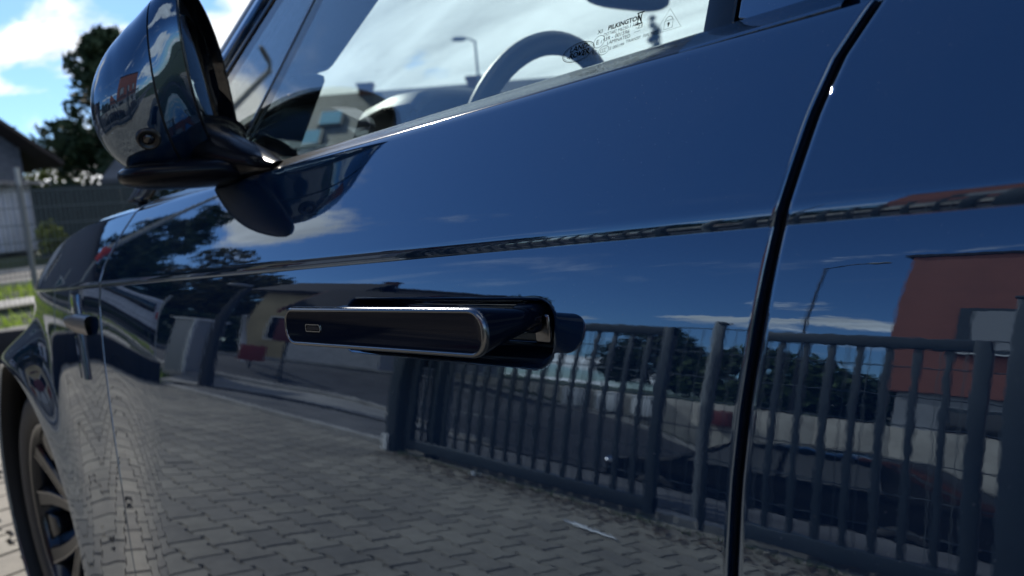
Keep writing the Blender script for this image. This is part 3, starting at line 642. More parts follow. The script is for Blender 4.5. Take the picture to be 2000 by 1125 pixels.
# pillar shaped symbol
for pts in ([(-.0030,.0046),(.0034,.0046)],[(-.0034,-.0046),(.0030,-.0046)]): gstroke('glass_symbol', pts, .0010, False, (-.2945,1.1640))
for s_ in (-1,1): gstroke('glass_symbol', [(s_*.0018,.0044),(s_*.0010,.001),(s_*.0018,-.0044)], .0007, False, (-.2945,1.1640))
gstroke('glass_symbol', [(-.0012,.003),(.0012,-.003)], .0008, False, (-.2945,1.1640))
gstroke('warning_triangle', [(-.0113,-.0075),(.0105,-.0078),(-.0005,.0100)], .00035, org=(-.2680,1.1555))
gstroke('padlock_mark', [(-.0036,-.0062),(.0032,-.0062),(.0032,.0005),(-.0036,.0005)], .00035, org=(-.2680,1.1555))
gstroke('padlock_mark', [(.0028*math.cos(t)-.0002,.0007+.0030*math.sin(t)) for t in np.linspace(0,math.pi,12)], .00035, False, (-.2680,1.1555))
gstroke('padlock_mark', ell(.00055,.00055,c=(-.0002,-.0022)), .0009, org=(-.2680,1.1555)); gstroke('padlock_mark', [(-.0002,-.0025),(-.0002,-.0048)], .0008, False, (-.2680,1.1555))
# CARPARTS-END
# ================================================================== surroundings
road_c = spline([(-17,60),(-16.8,30),(-16.6,12),(-16.4,3),(-15.0,-3.5),(-11.2,-8.0),(-5,-9.2),(6,-9.3),(40,-9.3)], .4)
strip('street', road_c, (-3.3, 3.3), ASPH, .0, kind='structure')
strip('sidewalk', road_c[(road_c[:,0] > -13.2)&(road_c[:,1] < -5)], (3.42, 4.7), mat('sidewalk_slabs', (.30,.285,.26), .9, noise=.2, nscale=2, bump=.003), .03, kind='structure')
def kerb(name, line, off, w=.13, h=.09, label=None):
    P = np.array(line); d = np.gradient(P, axis=0); d /= np.linalg.norm(d, axis=1)[:,None]; nr = np.stack([-d[:,1], d[:,0]], 1)
    rows = []
    for o_, z_ in ((-w/2,-.05),(-w/2,h),(w/2,h),(w/2,-.05)):
        Q = P+nr*(off+o_); rows.append(np.stack([Q[:,0],Q[:,1],G_np(Q[:,0],Q[:,1])+z_],1))
    mb = MB(); mb.grid(rows); return mb.build(name, CONC, kind='structure')
kerb('kerb', road_c, 3.35); kerb('kerb', road_c, -3.35); kerb('kerb', spline([(-9.3,-3.17),(-6,-3.17),(5,-3.17)],.5), 0, .10, .035)
# forecourt strip of asphalt between gate line and street
mb = MB(); rows = []
nearP = [(x, y) for x, y in road_c if 0 < 1]
P = road_c; d = np.gradient(P, axis=0); d /= np.linalg.norm(d, axis=1)[:,None]; nr = np.stack([-d[:,1], d[:,0]],1); Q = P+nr*3.42
selq = Q[(Q[:,0] > -9.6)&(Q[:,0] < 6)]
selq = P + nr*4.75; selq = selq[(selq[:,0] > -9.4)&(selq[:,0] < 8)&(selq[:,1] < -3.4)]
for u in np.linspace(0,1,7):
    r = []
    for q in selq:
        x = q[0]; y = -3.23+(q[1]+3.23)*u; r.append((x, y, G(x,y)+.008))
    rows.append(r)
mb.grid(rows); mb.build('driveway_apron', mat('worn_asphalt', (.13,.125,.118), .9, noise=.25, nscale=2, bump=.004, bscale=60), smooth=True, kind='structure')
# foot path through the grass
strip('path', spline([(-11.3,30),(-11.2,6),(-11.3,2),(-11.0,-2.3)],.4), (-.18,.18), CONC, .05, kind='structure')
# litter along the gate line
mb = MB()
for k in range(1500):
    x = rng.uniform(-4.2,2); y = -2.93+abs(rng.normal(0,.16)); a = rng.uniform(0,6.28); s = rng.uniform(.008,.028); z = .004+rng.uniform(0,.006)
    mb.add([(x+s*math.cos(a+k_*1.57)*(1 if k_%2 else .5), y+s*math.sin(a+k_*1.57)*(1 if k_%2 else .5), z+.004*(k_%2)) for k_ in range(4)], [(0,1,2,3)])
mb.build('leaf_litter', SOIL, kind='stuff')
mb = MB()
for i in range(420):
    x = rng.uniform(-4.2,.5); y = -2.95+abs(rng.normal(0,.05)); h = rng.uniform(.01,.05)
    for k in range(3): a = rng.uniform(0,6.28); mb.add([(x,y,0),(x+.006,y,0),(x+.02*math.cos(a),y+.02*math.sin(a),h)], [(0,1,2)])
mb.build('weeds', mat('weed_green', (.05,.08,.02), .9), kind='stuff')
mb = MB(); mb.tube([(-2.21,-2.43,.012),(-2.1,-2.405,.016),(-1.98,-2.40,.012),(-1.86,-2.375,.014)], [.010,.019,.016,.009], seg=6, flat=.5); mb.build('plastic_strip', WHITEP, smooth=True, label='crumpled white strip of plastic lying on the paving before the gate', cat='litter')
mb = MB()
for k in range(14): a = k*.9; mb.add([(-3.28+.03*math.cos(a),-2.86+.02*math.sin(a),.004),(-3.28+.05*math.cos(a+.8),-2.86+.03*math.sin(a+.8),.03),(-3.28+.02*math.cos(a+1.6),-2.86,.045)],[(0,1,2)])
mb.build('paper_scrap', WHITEP, label='small crumpled white paper scrap at the foot of the gate', cat='litter')
# low dark wall that closes the yard, in coping blocks
LW = empty('low_wall', (0,0,0), label='low dark stone wall of blocks closing the front of the paved yard', cat='wall')
DST = mat('dark_stone', (.010,.012,.016), .8, noise=.3, nscale=5, bump=.003, bscale=30)
yb = -3.1
while yb < 5.4:
    L_ = .58; x0 = wall_x(yb+L_/2)-.36; mb = MB(); mb.box((0,0,.11),(.34,L_*1.14,.44)); o = mb.build('stone_block', DST, LW, bevel=.012); o.location = (x0, yb+L_/2, rng.normal(0,.004)); o.rotation_euler = (0,0,-math.atan(.6)+rng.normal(0,.006)); yb += L_
# ------------------------------------------------------------------ gate
def gate_leaf(xa, xb, y, n, label, zt=1.47, zb=.05, bw=.03):
    g = empty('gate', ((xa+xb)/2, y, 0), label=label, cat='gate'); cx = (xa+xb)/2
    for z_, h in ((zb+.05,.10),(zt-.03,.07)):
        mb = MB(); mb.box((0,0,z_),(xb-xa,.05,h)); mb.build('rail', GATE, g, bevel=.004)
    for x in (xa+.03, xb-.03):
        mb = MB(); mb.box((x-cx,0,(zt+zb)/2),(.06,.052,zt-zb+.02)); mb.build('stile', GATE, g, bevel=.004)
    mb = MB(); mb.box((0,0,(zt+zb)/2),(bw,.022,zt-zb-.10)); b0 = mb.build('bar', GATE, g, bevel=.002)
    st = (xb-xa-.06)/(n+1)
    for k in range(n):
        o = b0 if k == 0 else link_copy(b0, g)
        o.location = (xa+.03+st*(k+1)-cx, 0, 0)
    return g
gate_leaf(-4.16, -2.05, -3.0, 16, 'long sliding gate leaf of upright slate blue bars mirrored below the door handle')
gate_leaf(-1.60, -.60, -3.0, 7, 'short gate leaf of upright slate blue bars mirrored in the rear door')
gate_leaf(-.30, 2.2, -3.0, 16, 'gate leaf beyond the thick post at the right edge of the rear door reflection')
def gpost(x, y, w, h, label):
    g = empty('gate_post', (x,y,0), label=label, cat='post')
    mb = MB(); mb.box((0,0,h/2-.1),(w,w,h+.2)); mb.build('shaft', GATE, g, bevel=.006); mb = MB(); mb.box((0,0,h+.01),(w+.02,w+.02,.02)); mb.build('cap', GATE, g, bevel=.004); return g
gpost(-4.28,-2.98,.12,1.5,'gate post at the far end of the long sliding gate, with a white foot plate')
mb = MB(); mb.box((-4.30,-2.90,.09),(.05,.02,.15)); o=mb.build('foot_plate', WHITEP, label='small white plate at the foot of the gate end post', cat='plate')
gpost(-4.0,-3.12,.10,1.55,'slim second post just inside the end of the long sliding gate')
gpost(-1.84,-3.12,.03,1.54,'post standing in the gap between the long and the short gate leaf')
gpost(-.44,-2.94,.17,1.80,'thick tall gate post at the right edge, taller than the gate leaves')
mb = MB()
for k in range(3): mb.box((-4.22+.0*k,-2.75,.02),(.06,.06,.04))
# ------------------------------------------------------------------ wire mesh fences
def mesh_fence(p0, p1, h, label, zb=0.03, pw=2.5, vs_=.05, hs_=.2, r=.003, pr=.03, ph=.1):
    p0, p1 = Vector((*p0,0)), Vector((*p1,0)); d = p1-p0; L = d.length; d.normalize()
    g = empty('mesh_fence', (p0.x,p0.y,0), label=label, cat='fence'); nP = max(1, round(L/pw))
    for k in range(nP+1):
        q = d*(L*k/nP); z = G(p0.x+q.x, p0.y+q.y); mb = MB(); mb.tube([(q.x,q.y,z-.1),(q.x,q.y,z+h+ph)], pr, seg=8); mb.build('post', POSTM, g, smooth=True, auto=50)
    mb = MB()
    n = int(L/vs_)
    for k in range(n):
        q = d*(k+.5)*vs_; z = G(p0.x+q.x, p0.y+q.y); mb.tube([(q.x,q.y,z+zb),(q.x,q.y,z+h+.02)], r, seg=3, cap=False)
    o = mb.build('upright_wires', WIRE, g); o['kind'] = 'stuff'
    m = int(h/hs_)
    for j in range(m+1):
        mb = MB(); pts = []
        for k in range(max(2,int(L/.8))+1):
            q = d*(L*k/max(2,int(L/.8))); pts.append((q.x+d.y*.006, q.y-d.x*.006, G(p0.x+q.x,p0.y+q.y)+zb+h*j/m))
        mb.tube(pts, r*1.5, seg=4, cap=False); mb.build('wire', WIRE, g)
    return g
mesh_fence((-4.1,-3.30),(2.3,-3.30),1.5,'wire mesh fence panels standing just behind the slate blue gate', vs_=.10)
mesh_fence((-9.75,-3.0),(-9.95,1.86),1.8,'wire mesh fence between the electric cabinet and the pale corner post', vs_=.05)
mesh_fence((-9.95,1.86),(-9.4,9.5),1.6,'wire mesh fence in front of the white shed, running right behind the mirror', vs_=.05, hs_=.2, r=.0035)
# ------------------------------------------------------------------ cabinet, poles, signs
c = empty('electric_cabinet', (-10.5,-3.95,G(-10.5,-3.95)), R(-24), label='grey electric cabinet with sunlit edges painted white, standing behind the mesh fence', cat='cabinet')
GREYC = mat('cabinet_grey', (.30,.31,.33), .55); 
mb = MB(); mb.box((0,0,.62),(.34,.62,1.16)); mb.build('housing', GREYC, c, bevel=.01); mb = MB(); mb.box((0,0,1.22),(.42,.70,.05)); mb.build('lid', WHITEP, c, bevel=.01)  # lid coloured white as its sunlit top edge
mb = MB(); mb.box((.18,-.155,.62),(.02,.29,1.08)); mb.build('door', GREYC, c, bevel=.004); mb = MB(); mb.box((.18,.155,.62),(.02,.29,1.08)); mb.build('door', GREYC, c, bevel=.004)
mb = MB(); mb.box((0,0,.02),(.38,.66,.1)); mb.build('plinth', CONC, c, bevel=.01); mb = MB(); mb.box((.19,.315,.62),(.05,.03,1.16)); mb.build('painted_lit_edge', WHITEP, c, bevel=.004)  # white strip paints the sunlight on the cabinet's corner
def lamp_post(name, x, y, h, label, arm=(.5,0), r=.05, m=None, head=(.45,.16,.07)):
    z0 = G(x,y); g = empty(name, (x,y,z0), label=label, cat='lamp post'); mb = MB(); mb.tube([(0,0,-.1),(0,0,h*.5),(0,0,h)], [r*1.3,r,r*.75], seg=10); mb.build('pole', m or POSTM, g, smooth=True, auto=50)
    mb = MB(); mb.tube([(0,0,h-.02),(arm[0]*.5,arm[1]*.5,h+.08),(arm[0],arm[1],h+.1)], r*.55, seg=8); mb.build('arm', m or POSTM, g, smooth=True)
    mb = MB(); superbox(mb, (arm[0]*1.25,arm[1]*1.25,h+.08), (head[0]/2,head[1]/2,head[2]/2), 3, rz=math.atan2(arm[1],arm[0])); mb.build('lamp_head', GREYC, g, smooth=True); return g
lamp_post('street_lamp', -9.33,-3.71,2.45,'short dark lamp post with a pale head beside the electric cabinet', arm=(.12,.22), r=.075, m=mat('dark_pole',(.012,.016,.025),.5), head=(.5,.2,.12))
lamp_post('street_lamp', -5.96,-14.2,7.6,'thin curved street lamp seen against the sky over the gate reflection', arm=(.9,.2), r=.04, m=bpy.data.materials['dark_pole'])
lamp_post('street_lamp', -17.64,17.35,6.1,'tall street lamp against the cloud seen through the side window', arm=(-.25,-.35), r=.05, m=mat('lamp_grey',(.16,.17,.18),.6), head=(.5,.25,.14))
up_ = lamp_post('street_lamp', -14.9,-2.2,8.5,'tall pole with a red band mirrored at the front of the upper door', arm=(.12,.25), r=.08)
mb = MB(); mb.tube([(0,0,3.0),(0,0,3.5)], .16, seg=12); mb.build('red_band', mat('red_band',(.5,.03,.03),.5), up_, smooth=True, auto=40)
def sign(x, y, h, w, hh, col, label, rz=R(20), n='sign_board'):
    z0 = G(x,y); g = empty(n, (x,y,z0), rz, label=label, cat='sign'); mb = MB(); mb.tube([(0,0,-.1),(0,0,h)], .03); mb.build('post', mat('sign_post',(.05,.055,.06),.6), g, smooth=True, auto=50)
    mb = MB(); mb.box((.04,0,h-hh/2),(.02,w,hh)); mb.build('panel', mat('sign_col',col,.5), g, bevel=.004)
sign(-11.46,-5.32,.62,.42,.42,(.22,.025,.02),'small square red sign board on a short post in the roadside grass')
sign(-10.27,-5.25,1.55,.45,.55,(.12,.02,.02),'taller dark red sign board on a thin post near the street')
mb = MB(); mb.tube([(-12.6,-5.75,.3),(-12.35,-5.4,1.75)], [.06,.05], seg=8); mb.build('leaning_post', WHITEP, smooth=True, label='pale leaning post among the street furniture left of the handle', cat='post')
# ------------------------------------------------------------------ vehicles
def vehicle(name, loc, rz, prof, width, wheels, bm_, label, cat, wr=.33, glassz=None, wins=(), lights=True):
    g = empty(name, loc, rz, label=label, cat=cat)
    # body: side profile (x,z) lofted across the width with tumblehome
    P = np.array(prof, float); rows = []
    zc1 = glassz or 9
    for t in np.linspace(-1,1,13):
        e = 1-.06*abs(t)**6
        rows.append([( (x)*e, t*(width/2)*(1-.22*max(0,(z-zc1))/ .6), z if abs(t)<.99 else z*.99) for x, z in P])
    mb = MB(); mb.grid(rows); n = len(P)
    mb.f.append(tuple(range(n))[::-1]); mb.f.append(tuple(12*n+k for k in range(n)))
    mb.build('body', bm_, g, smooth=True, auto=35)
    for poly in wins:
        for sgn in (-1,1):
            pts = [(x, sgn*((width/2)*(1-.22*max(0,(z-zc1))/.6)+.004), z) for x,z in poly]; mb = MB(); mb.prism(pts, (0,sgn*.008,0)); mb.build('side_window', GLOSSB, g)
    th = np.linspace(0,2*math.pi,37)[:-1]
    for wx in wheels:
        for sgn in (-1,1):
            mb = MB(); y1 = sgn*(width/2+.012); rings = [np.stack([wx+r*np.cos(th), np.full_like(th,y1-sgn*dy), wr+r*np.sin(th)],1) for r, dy in ((.01,.03),(wr*.62,.03),(wr*.66,.0),(wr*.93,.0),(wr,.03),(wr,.22))]
            mb.grid(np.array(rings[2:]).transpose(1,0,2), closed_u=True); wl = mb.build('wheel', RUBBER, g, smooth=True)
            mb = MB()
            for k in range(10):
                a = 2*math.pi*k/10; c_, s_ = math.cos(a), math.sin(a)
                q = lambda r, w: (wx+r*c_-w*s_, y1-sgn*.012, wr+r*s_+w*c_)
                mb.add([q(.03,-.012),q(wr*.66,-.02),q(wr*.66,.02),q(.03,.012)],[(0,1,2,3)])
            mb.grid(np.array([rings[1],[tuple(p) for p in rings[2]]]).transpose(1,0,2), closed_u=True); mb.build('rim', CHROME if lights else GREYC, wl)
    return g
van_p = [(-2.45,.35),(-2.45,.8),(-2.35,1.02),(-1.65,1.18),(-1.0,1.88),(-.6,1.97),(2.3,1.97),(2.42,1.85),(2.45,.9),(2.45,.35)]
v = vehicle('parked_van', (-19.2,-4.75,G(-19.2,-4.75)), R(8), van_p, 1.9, (-1.6,1.55), mat('van_white',(.62,.64,.70),.35), 'white panel van parked across the street, mirrored at the front of the door', 'van', wins=[[(-1.55,1.22),(-.75,1.22),(-.75,1.75),(-1.05,1.75)]])
for sgn in (-1,1):
    mb = MB(); mb.box((2.46,sgn*.86,1.1),(.04,.1,.35)); mb.build('tail_light', mat('tail_red',(.45,.02,.02),.3), v, bevel=.01)
mb = MB(); mb.box((2.46,0,.45),(.1,1.8,.18)); mb.build('bumper', RUBBER, v, bevel=.02); mb = MB(); mb.box((2.455,0,1.45),(.02,1.4,.5)); mb.build('rear_window', GLOSSB, v, bevel=.008)
car_p = [(-2.3,.30),(-2.33,.6),(-2.2,.78),(-1.3,.93),(-.55,1.38),(.1,1.46),(1.2,1.42),(1.85,1.12),(2.22,1.02),(2.28,.6),(2.25,.30)]
v = vehicle('parked_car', (-3.35,-8.3,G(-3.35,-8.3)+.02), R(2), car_p, 1.8, (-1.42,1.38), mat('black_car_paint',(.004,.005,.007),.08,ior=1.4), 'black hatchback parked behind the gate bars, mirrored in the rear door', 'car', glassz=.95, wins=[[(-1.0,.98),(.1,1.0),(.1,1.36),(-.45,1.33)],[(.16,1.0),(1.2,1.03),(1.1,1.34),(.16,1.37)]])
for sgn in (-1,1):
    mb = MB(); superbox(mb, (-2.2,sgn*.68,.68), (.10,.18,.07), 3); mb.build('headlight', CHROME, v, smooth=True)
v = vehicle('parked_car', (2.6,-7.6,G(2.6,-7.6)+.02), R(-3), car_p, 1.8, (-1.42,1.38), mat('dark_car_paint',(.02,.024,.03),.1,ior=1.8), 'dark grey hatchback parked further right behind the gate', 'car', glassz=.95, wins=[[(-1.0,.98),(.1,1.0),(.1,1.36),(-.45,1.33)],[(.16,1.0),(1.2,1.03),(1.1,1.34),(.16,1.37)]])
# ------------------------------------------------------------------ retaining wall across the street, in panels
RW = empty('retaining_wall', (0,-13.1,0), label='pale concrete retaining wall of panels across the street behind the gate', cat='wall')
PC = mat('pale_concrete', (.42,.39,.34), .85, noise=.18, nscale=1.5, bump=.003, bscale=20)
for k in range(16):
    x = -14.4+k*1.25; z0 = G(x,-13.1); mb = MB(); mb.box((0,0,0),(1.235,.2,2.2)); o = mb.build('wall_panel', PC, RW, bevel=.01); o.location = (x, rng.normal(0,.006), -.37+rng.normal(0,.004))
for k in range(3):
    mb = MB(); mb.box((0,0,.28),(.5,.35,.56)); mb.box((0,0,.58),(.54,.39,.05)); mb.build('letter_box', WHITEP, bevel=.01, label=['white box on the wall, left one of three mirrored under the handle end','white box on the wall, middle one of three','white box on the wall, right one of three'][k], cat='box', group='white boxes on the retaining wall').location = (-10.4+k*.95,-12.8,.10)
mb = MB(); mb.box((0,0,.2),(.55,.35,.4)); mb.build('crate', mat('red_crate',(.16,.03,.03),.5), bevel=.01, label='red box on the retaining wall right of the three white boxes', cat='box').location = (-6.8,-12.8,.15)
# ------------------------------------------------------------------ buildings
def house(name, loc, rz, w, d, h, roof_h, wallm, roofm, label, over=.5, wins=(), chim=(), trim=None, ridge='x', courses=0):
    g = empty(name, loc, rz, label=label, cat='house')
    mb = MB(); mb.box((0,0,h/2-.5),(w,d,h+1)); 
    if ridge == 'x': mb.prism([(-w/2,-d/2,h),(-w/2,d/2,h),(-w/2,0,h+roof_h*(1-0))], (w,0,0))
    else: mb.prism([(-w/2,-d/2,h),(w/2,-d/2,h),(0,-d/2,h+roof_h)], (0,d,0))
    mb.build('wall', wallm, g)
    L_, half_ = (w, d/2) if ridge == 'x' else (d, w/2)
    sl_ = roof_h/half_; hw = half_+over
    mb = MB()
    for s in (-1,1):
        a = [(-L_/2-over, s*0, roof_h+.02), (L_/2+over, 0, roof_h+.02), (L_/2+over, s*hw, roof_h+.02-sl_*hw), (-L_/2-over, s*hw, roof_h+.02-sl_*hw)]
        if ridge != 'x': a = [(p[1], p[0], p[2]) for p in a]
        mb.prism([(p[0],p[1],p[2]+h) for p in a], (0,0,.14))
    rf = mb.build('roof', roofm, g)
    if courses:
        mb = MB()
        for s in (-1,1):
            for k in range(courses):
                t = (k+.5)/courses*hw; z = h+roof_h+.02-sl_*t+.15
                c_ = (0, s*t, z) if ridge == 'x' else (s*t, 0, z); dm = (L_+2*over, hw/courses*.35, .03) if ridge == 'x' else (hw/courses*.35, L_+2*over, .03); mb.box(c_, dm)
        o = mb.build('tile_courses', roofm, rf); o['kind'] = 'stuff'
    for cx, cy, ch in chim:
        mb = MB(); mb.box((cx,cy,h+roof_h),(.5,.5,ch*2)); mb.box((cx,cy,h+roof_h+ch+.04),(.6,.6,.08)); mb.build('chimney', mat('brick_chimney',(.13,.06,.045),.9,noise=.3), rf)
    for face, u, z, ww, hh in wins:
        fr = MB(); pn = MB(); e = .03
        if face == 's': c_, dm, dg_ = (u,-d/2-e/2,z), (ww,e,hh), (ww-.14,.02,hh-.14); pc = (u,-d/2-e-.004,z)
        elif face == 'n': c_, dm, dg_ = (u,d/2+e/2,z), (ww,e,hh), (ww-.14,.02,hh-.14); pc = (u,d/2+e+.004,z)
        elif face == 'e': c_, dm, dg_ = (w/2+e/2,u,z), (e,ww,hh), (.02,ww-.14,hh-.14); pc = (w/2+e+.004,u,z)
        else: c_, dm, dg_ = (-w/2-e/2,u,z), (e,ww,hh), (.02,ww-.14,hh-.14); pc = (-w/2-e-.004,u,z)
        fr.box(c_, dm); f_ = fr.build('window', WHITEP if not trim else trim, g); pn.box(pc, dg_); pn.build('pane', GLOSSB, f_)
    return g
ROOFD = mat('roof_slate', (.013,.012,.014), .8, noise=.25, nscale=3, bump=.01, bscale=12)
ROOFG = mat('roof_grey', (.075,.08,.085), .7, noise=.2, nscale=2)
YEL = mat('yellow_render', (.46,.38,.24), .9, noise=.12, nscale=1.2); GREYW = mat('grey_render', (.34,.35,.37), .9, noise=.12, nscale=1); REDW = mat('red_cladding', (.27,.095,.07), .7, noise=.08, nscale=1)
DRED = mat('dark_red_trim', (.16,.02,.02), .6); PALEW = mat('pale_render', (.5,.49,.5), .9, noise=.1)
# red house behind the street (upper storey clad in panels)
rh = empty('house', (3.3,-19.5,0), label='modern house with red upper storey and grey ground floor mirrored in the rear door', cat='house')
mb = MB(); mb.box((0,0,.2),(15.6,7.6,3.4)); mb.build('ground_floor', GREYW, rh)
mb = MB(); mb.box((0,0,4.85),(16.0,7.9,5.9)); mb.build('upper_storey', REDW, rh)
mb = MB(); mb.box((0,0,7.84),(16.3,8.1,.16)); mb.build('parapet', ROOFD, rh)
for u, z, ww, hh in ((-5.8,4.1,2.1,1.7),(-1.0,4.1,2.1,1.7),(4.2,4.1,2.3,1.7)):
    mb = MB(); mb.box((u,3.97,z),(ww,.06,hh)); f_ = mb.build('window', GATE, rh); mb = MB(); mb.box((u+.1,4.01,z),(ww-.35,.03,hh-.3)); mb.build('pane', GREYC, f_); mb = MB(); mb.box((u,4.06,z-hh/2-.02),(ww+.1,.2,.05)); mb.build('sill', WHITEP, f_)
for u in (-5.9,-1.6,2.9):
    mb = MB(); mb.box((u,3.83,.75),(2.0,.06,1.5)); f_ = mb.build('window', GATE, rh); mb = MB(); mb.box((u,3.87,.75),(1.8,.03,1.3)); mb.build('pane', GLOSSB, f_)
# yellow house with a dark roof and a pale gable with dark red verge
yh_ = house('house', (-19.9,-11.2,.1), R(-28), 2.6, 3.0, 4.3, 1.0, YEL, ROOFD, 'narrow yellow house just left of the door handle in the reflection', wins=[('e',-.6,1.5,.7,1.1),('e',.7,1.5,.7,1.1),('e',0,3.3,.9,1.0),('n',0,1.7,1.1,1.2)], courses=0)
house('house', (-19.3,-14.9,.0), R(-38), 5.6, 7.0, 2.2, 3.5, GREYW, ROOFD, 'low house with a big dark tiled roof and a chimney mirrored above the door handle', wins=[('e',-1.6,1.2,1.1,1.0),('e',1.6,1.2,1.1,1.0),('n',-1.6,1.2,1.1,1.0),('n',1.6,1.2,1.1,1.0)], chim=[(-1.8,.6,.5)], courses=12)
gb = house('house', (-16.0,-10.4,.0), R(60), 2.6, 2.6, 2.9, 1.3, PALEW, ROOFD, 'small pale gabled annex with dark red verge boards beside the yellow house', over=.3, ridge='y', wins=[('s',0,1.4,.8,.9),('n',0,1.4,.8,.9)])
for yy_ in (-1.63, 1.63):
    for s_ in (-1,1):
        mb = MB(); p0_ = Vector((0,yy_,4.2+.08)); p1_ = Vector((s_*1.65,yy_,4.2-1.65+.08)); mb.prism([tuple(p0_), tuple(p1_), tuple(p1_-Vector((0,0,.24))), tuple(p0_-Vector((0,0,.24)))], (0,math.copysign(.05,yy_),0)); mb.build('verge_board', DRED, gb)
# house at the left edge of the photograph
house('house', (-28.3,-.5,.6), R(14), 8.0, 10.5, 3.3, 4.0, mat('grey_wall',(.12,.13,.155),.9,noise=.15), mat('dark_brown_roof',(.03,.025,.025),.85,noise=.2), 'grey house with a dark sloping roof at the left edge behind the white shed', over=.8, ridge='x', wins=[('e',1.8,1.6,1.1,1.2),('e',-1.8,1.6,1.1,1.2)], courses=12)
# long grey roof seen through the car windows
lh = house('house', (-20.2,16.0,.5), R(47), 16.0, 8.0, 2.3, 2.3, PALEW, ROOFG, 'long house with grey roof and skylights seen through the side window', over=.5, wins=[('s',-3,1.3,1.2,1.1),('s',1,1.3,1.2,1.1)], chim=[(-1.2,0,.35),(2.6,0,.3)], courses=0)
for u, v_ in ((-2.2,-2.0),(-2.75,-3.2),(3.0,-2.2)):
    mb = MB(); z = 2.3+2.3*(1+v_/4)+.22; sl_ = math.atan(2.3/4); axs = (Vector((1,0,0)),Vector((0,math.cos(sl_),math.sin(sl_))),Vector((0,-math.sin(sl_),math.cos(sl_)))); mb.box((u,v_,z),(.8,1.1,.08),ax=axs); f_ = mb.build('skylight', GATE, lh); mb = MB(); mb.box((u,v_,z+.05),(.66,.95,.02),ax=axs); mb.build('pane', mat('sky_pane',(.3,.5,.5),.05,ior=2.2), f_)
# white corrugated shed with tiled lean-to roof
sh = empty('shed', (-24.2,4.15,G(-24.3,3.7)+.12), R(15), label='small white corrugated shed with a tiled roof behind the mesh fence', cat='shed')
CW = mat('white_sheet', (.58,.59,.62), .5, noise=.08, nscale=2)
mb = MB(); mb.box((-1.2,0,.9),(2.2,2.7,1.85)); mb.build('shed_frame', CW, sh)
for k in range(12):
    y0 = -1.35+k*.225; mb = MB(); pr = [(.0,0),(.0,.07),(.05,.10),(.05,.16),(.0,.19),(.0,.224)]
    mb.grid([[(-.05+x, y0+y, z) for x, y in pr] for z in (.02, 1.86)]); mb.build('wall_sheet', CW, sh)
for j in range(9):
    for k in range(6):
        mb = MB(); y0 = -1.65+j*.37; x0 = .45-k*.45; z0 = 1.86+k*.055
        mb.grid([[(x0+a, y0+b, z0+.05*math.sin(math.pi*b/.36)+.06*(-a)/.45+e_) for b in np.linspace(0,.36,6)] for a, e_ in ((0,-.03),(0,.03),(-.5,.0))]); mb.build('tile', mat('shed_tile',(.2,.19,.185),.7,noise=.2) if (j,k)==(0,0) else bpy.data.materials['shed_tile'], sh)
# dark green board fence on the right of the shed
bf = empty('board_fence', (-22.0,5.0,G(-22,5.0)), R(-62.0)+math.pi/2+math.pi/2-R(90), label='tall dark green board fence between the shed and the mirror', cat='fence')
bf.rotation_euler = (0,0,0)
BG = mat('dark_green_board', (.016,.026,.026), .7, noise=.2)
p0 = Vector((-22.5,4.9)); p1 = Vector((-19.3,12.5)); dd = (p1-p0); nB = 27
for k in range(nB):
    q = dd*((k+.5)/nB); mb = MB(); mb.box((q.x-(-22.0)+p0.x, q.y+p0.y-5.0, .95+rng.normal(0,.01)),(.04,.302,1.95),rz=math.atan2(dd.y,dd.x)-math.pi/2); mb.build('board', BG, bf)
mb = MB(); mb.tube([(-22.5,3.2,.75),(-22.6,4.6,.75)], .0)if 0 else None
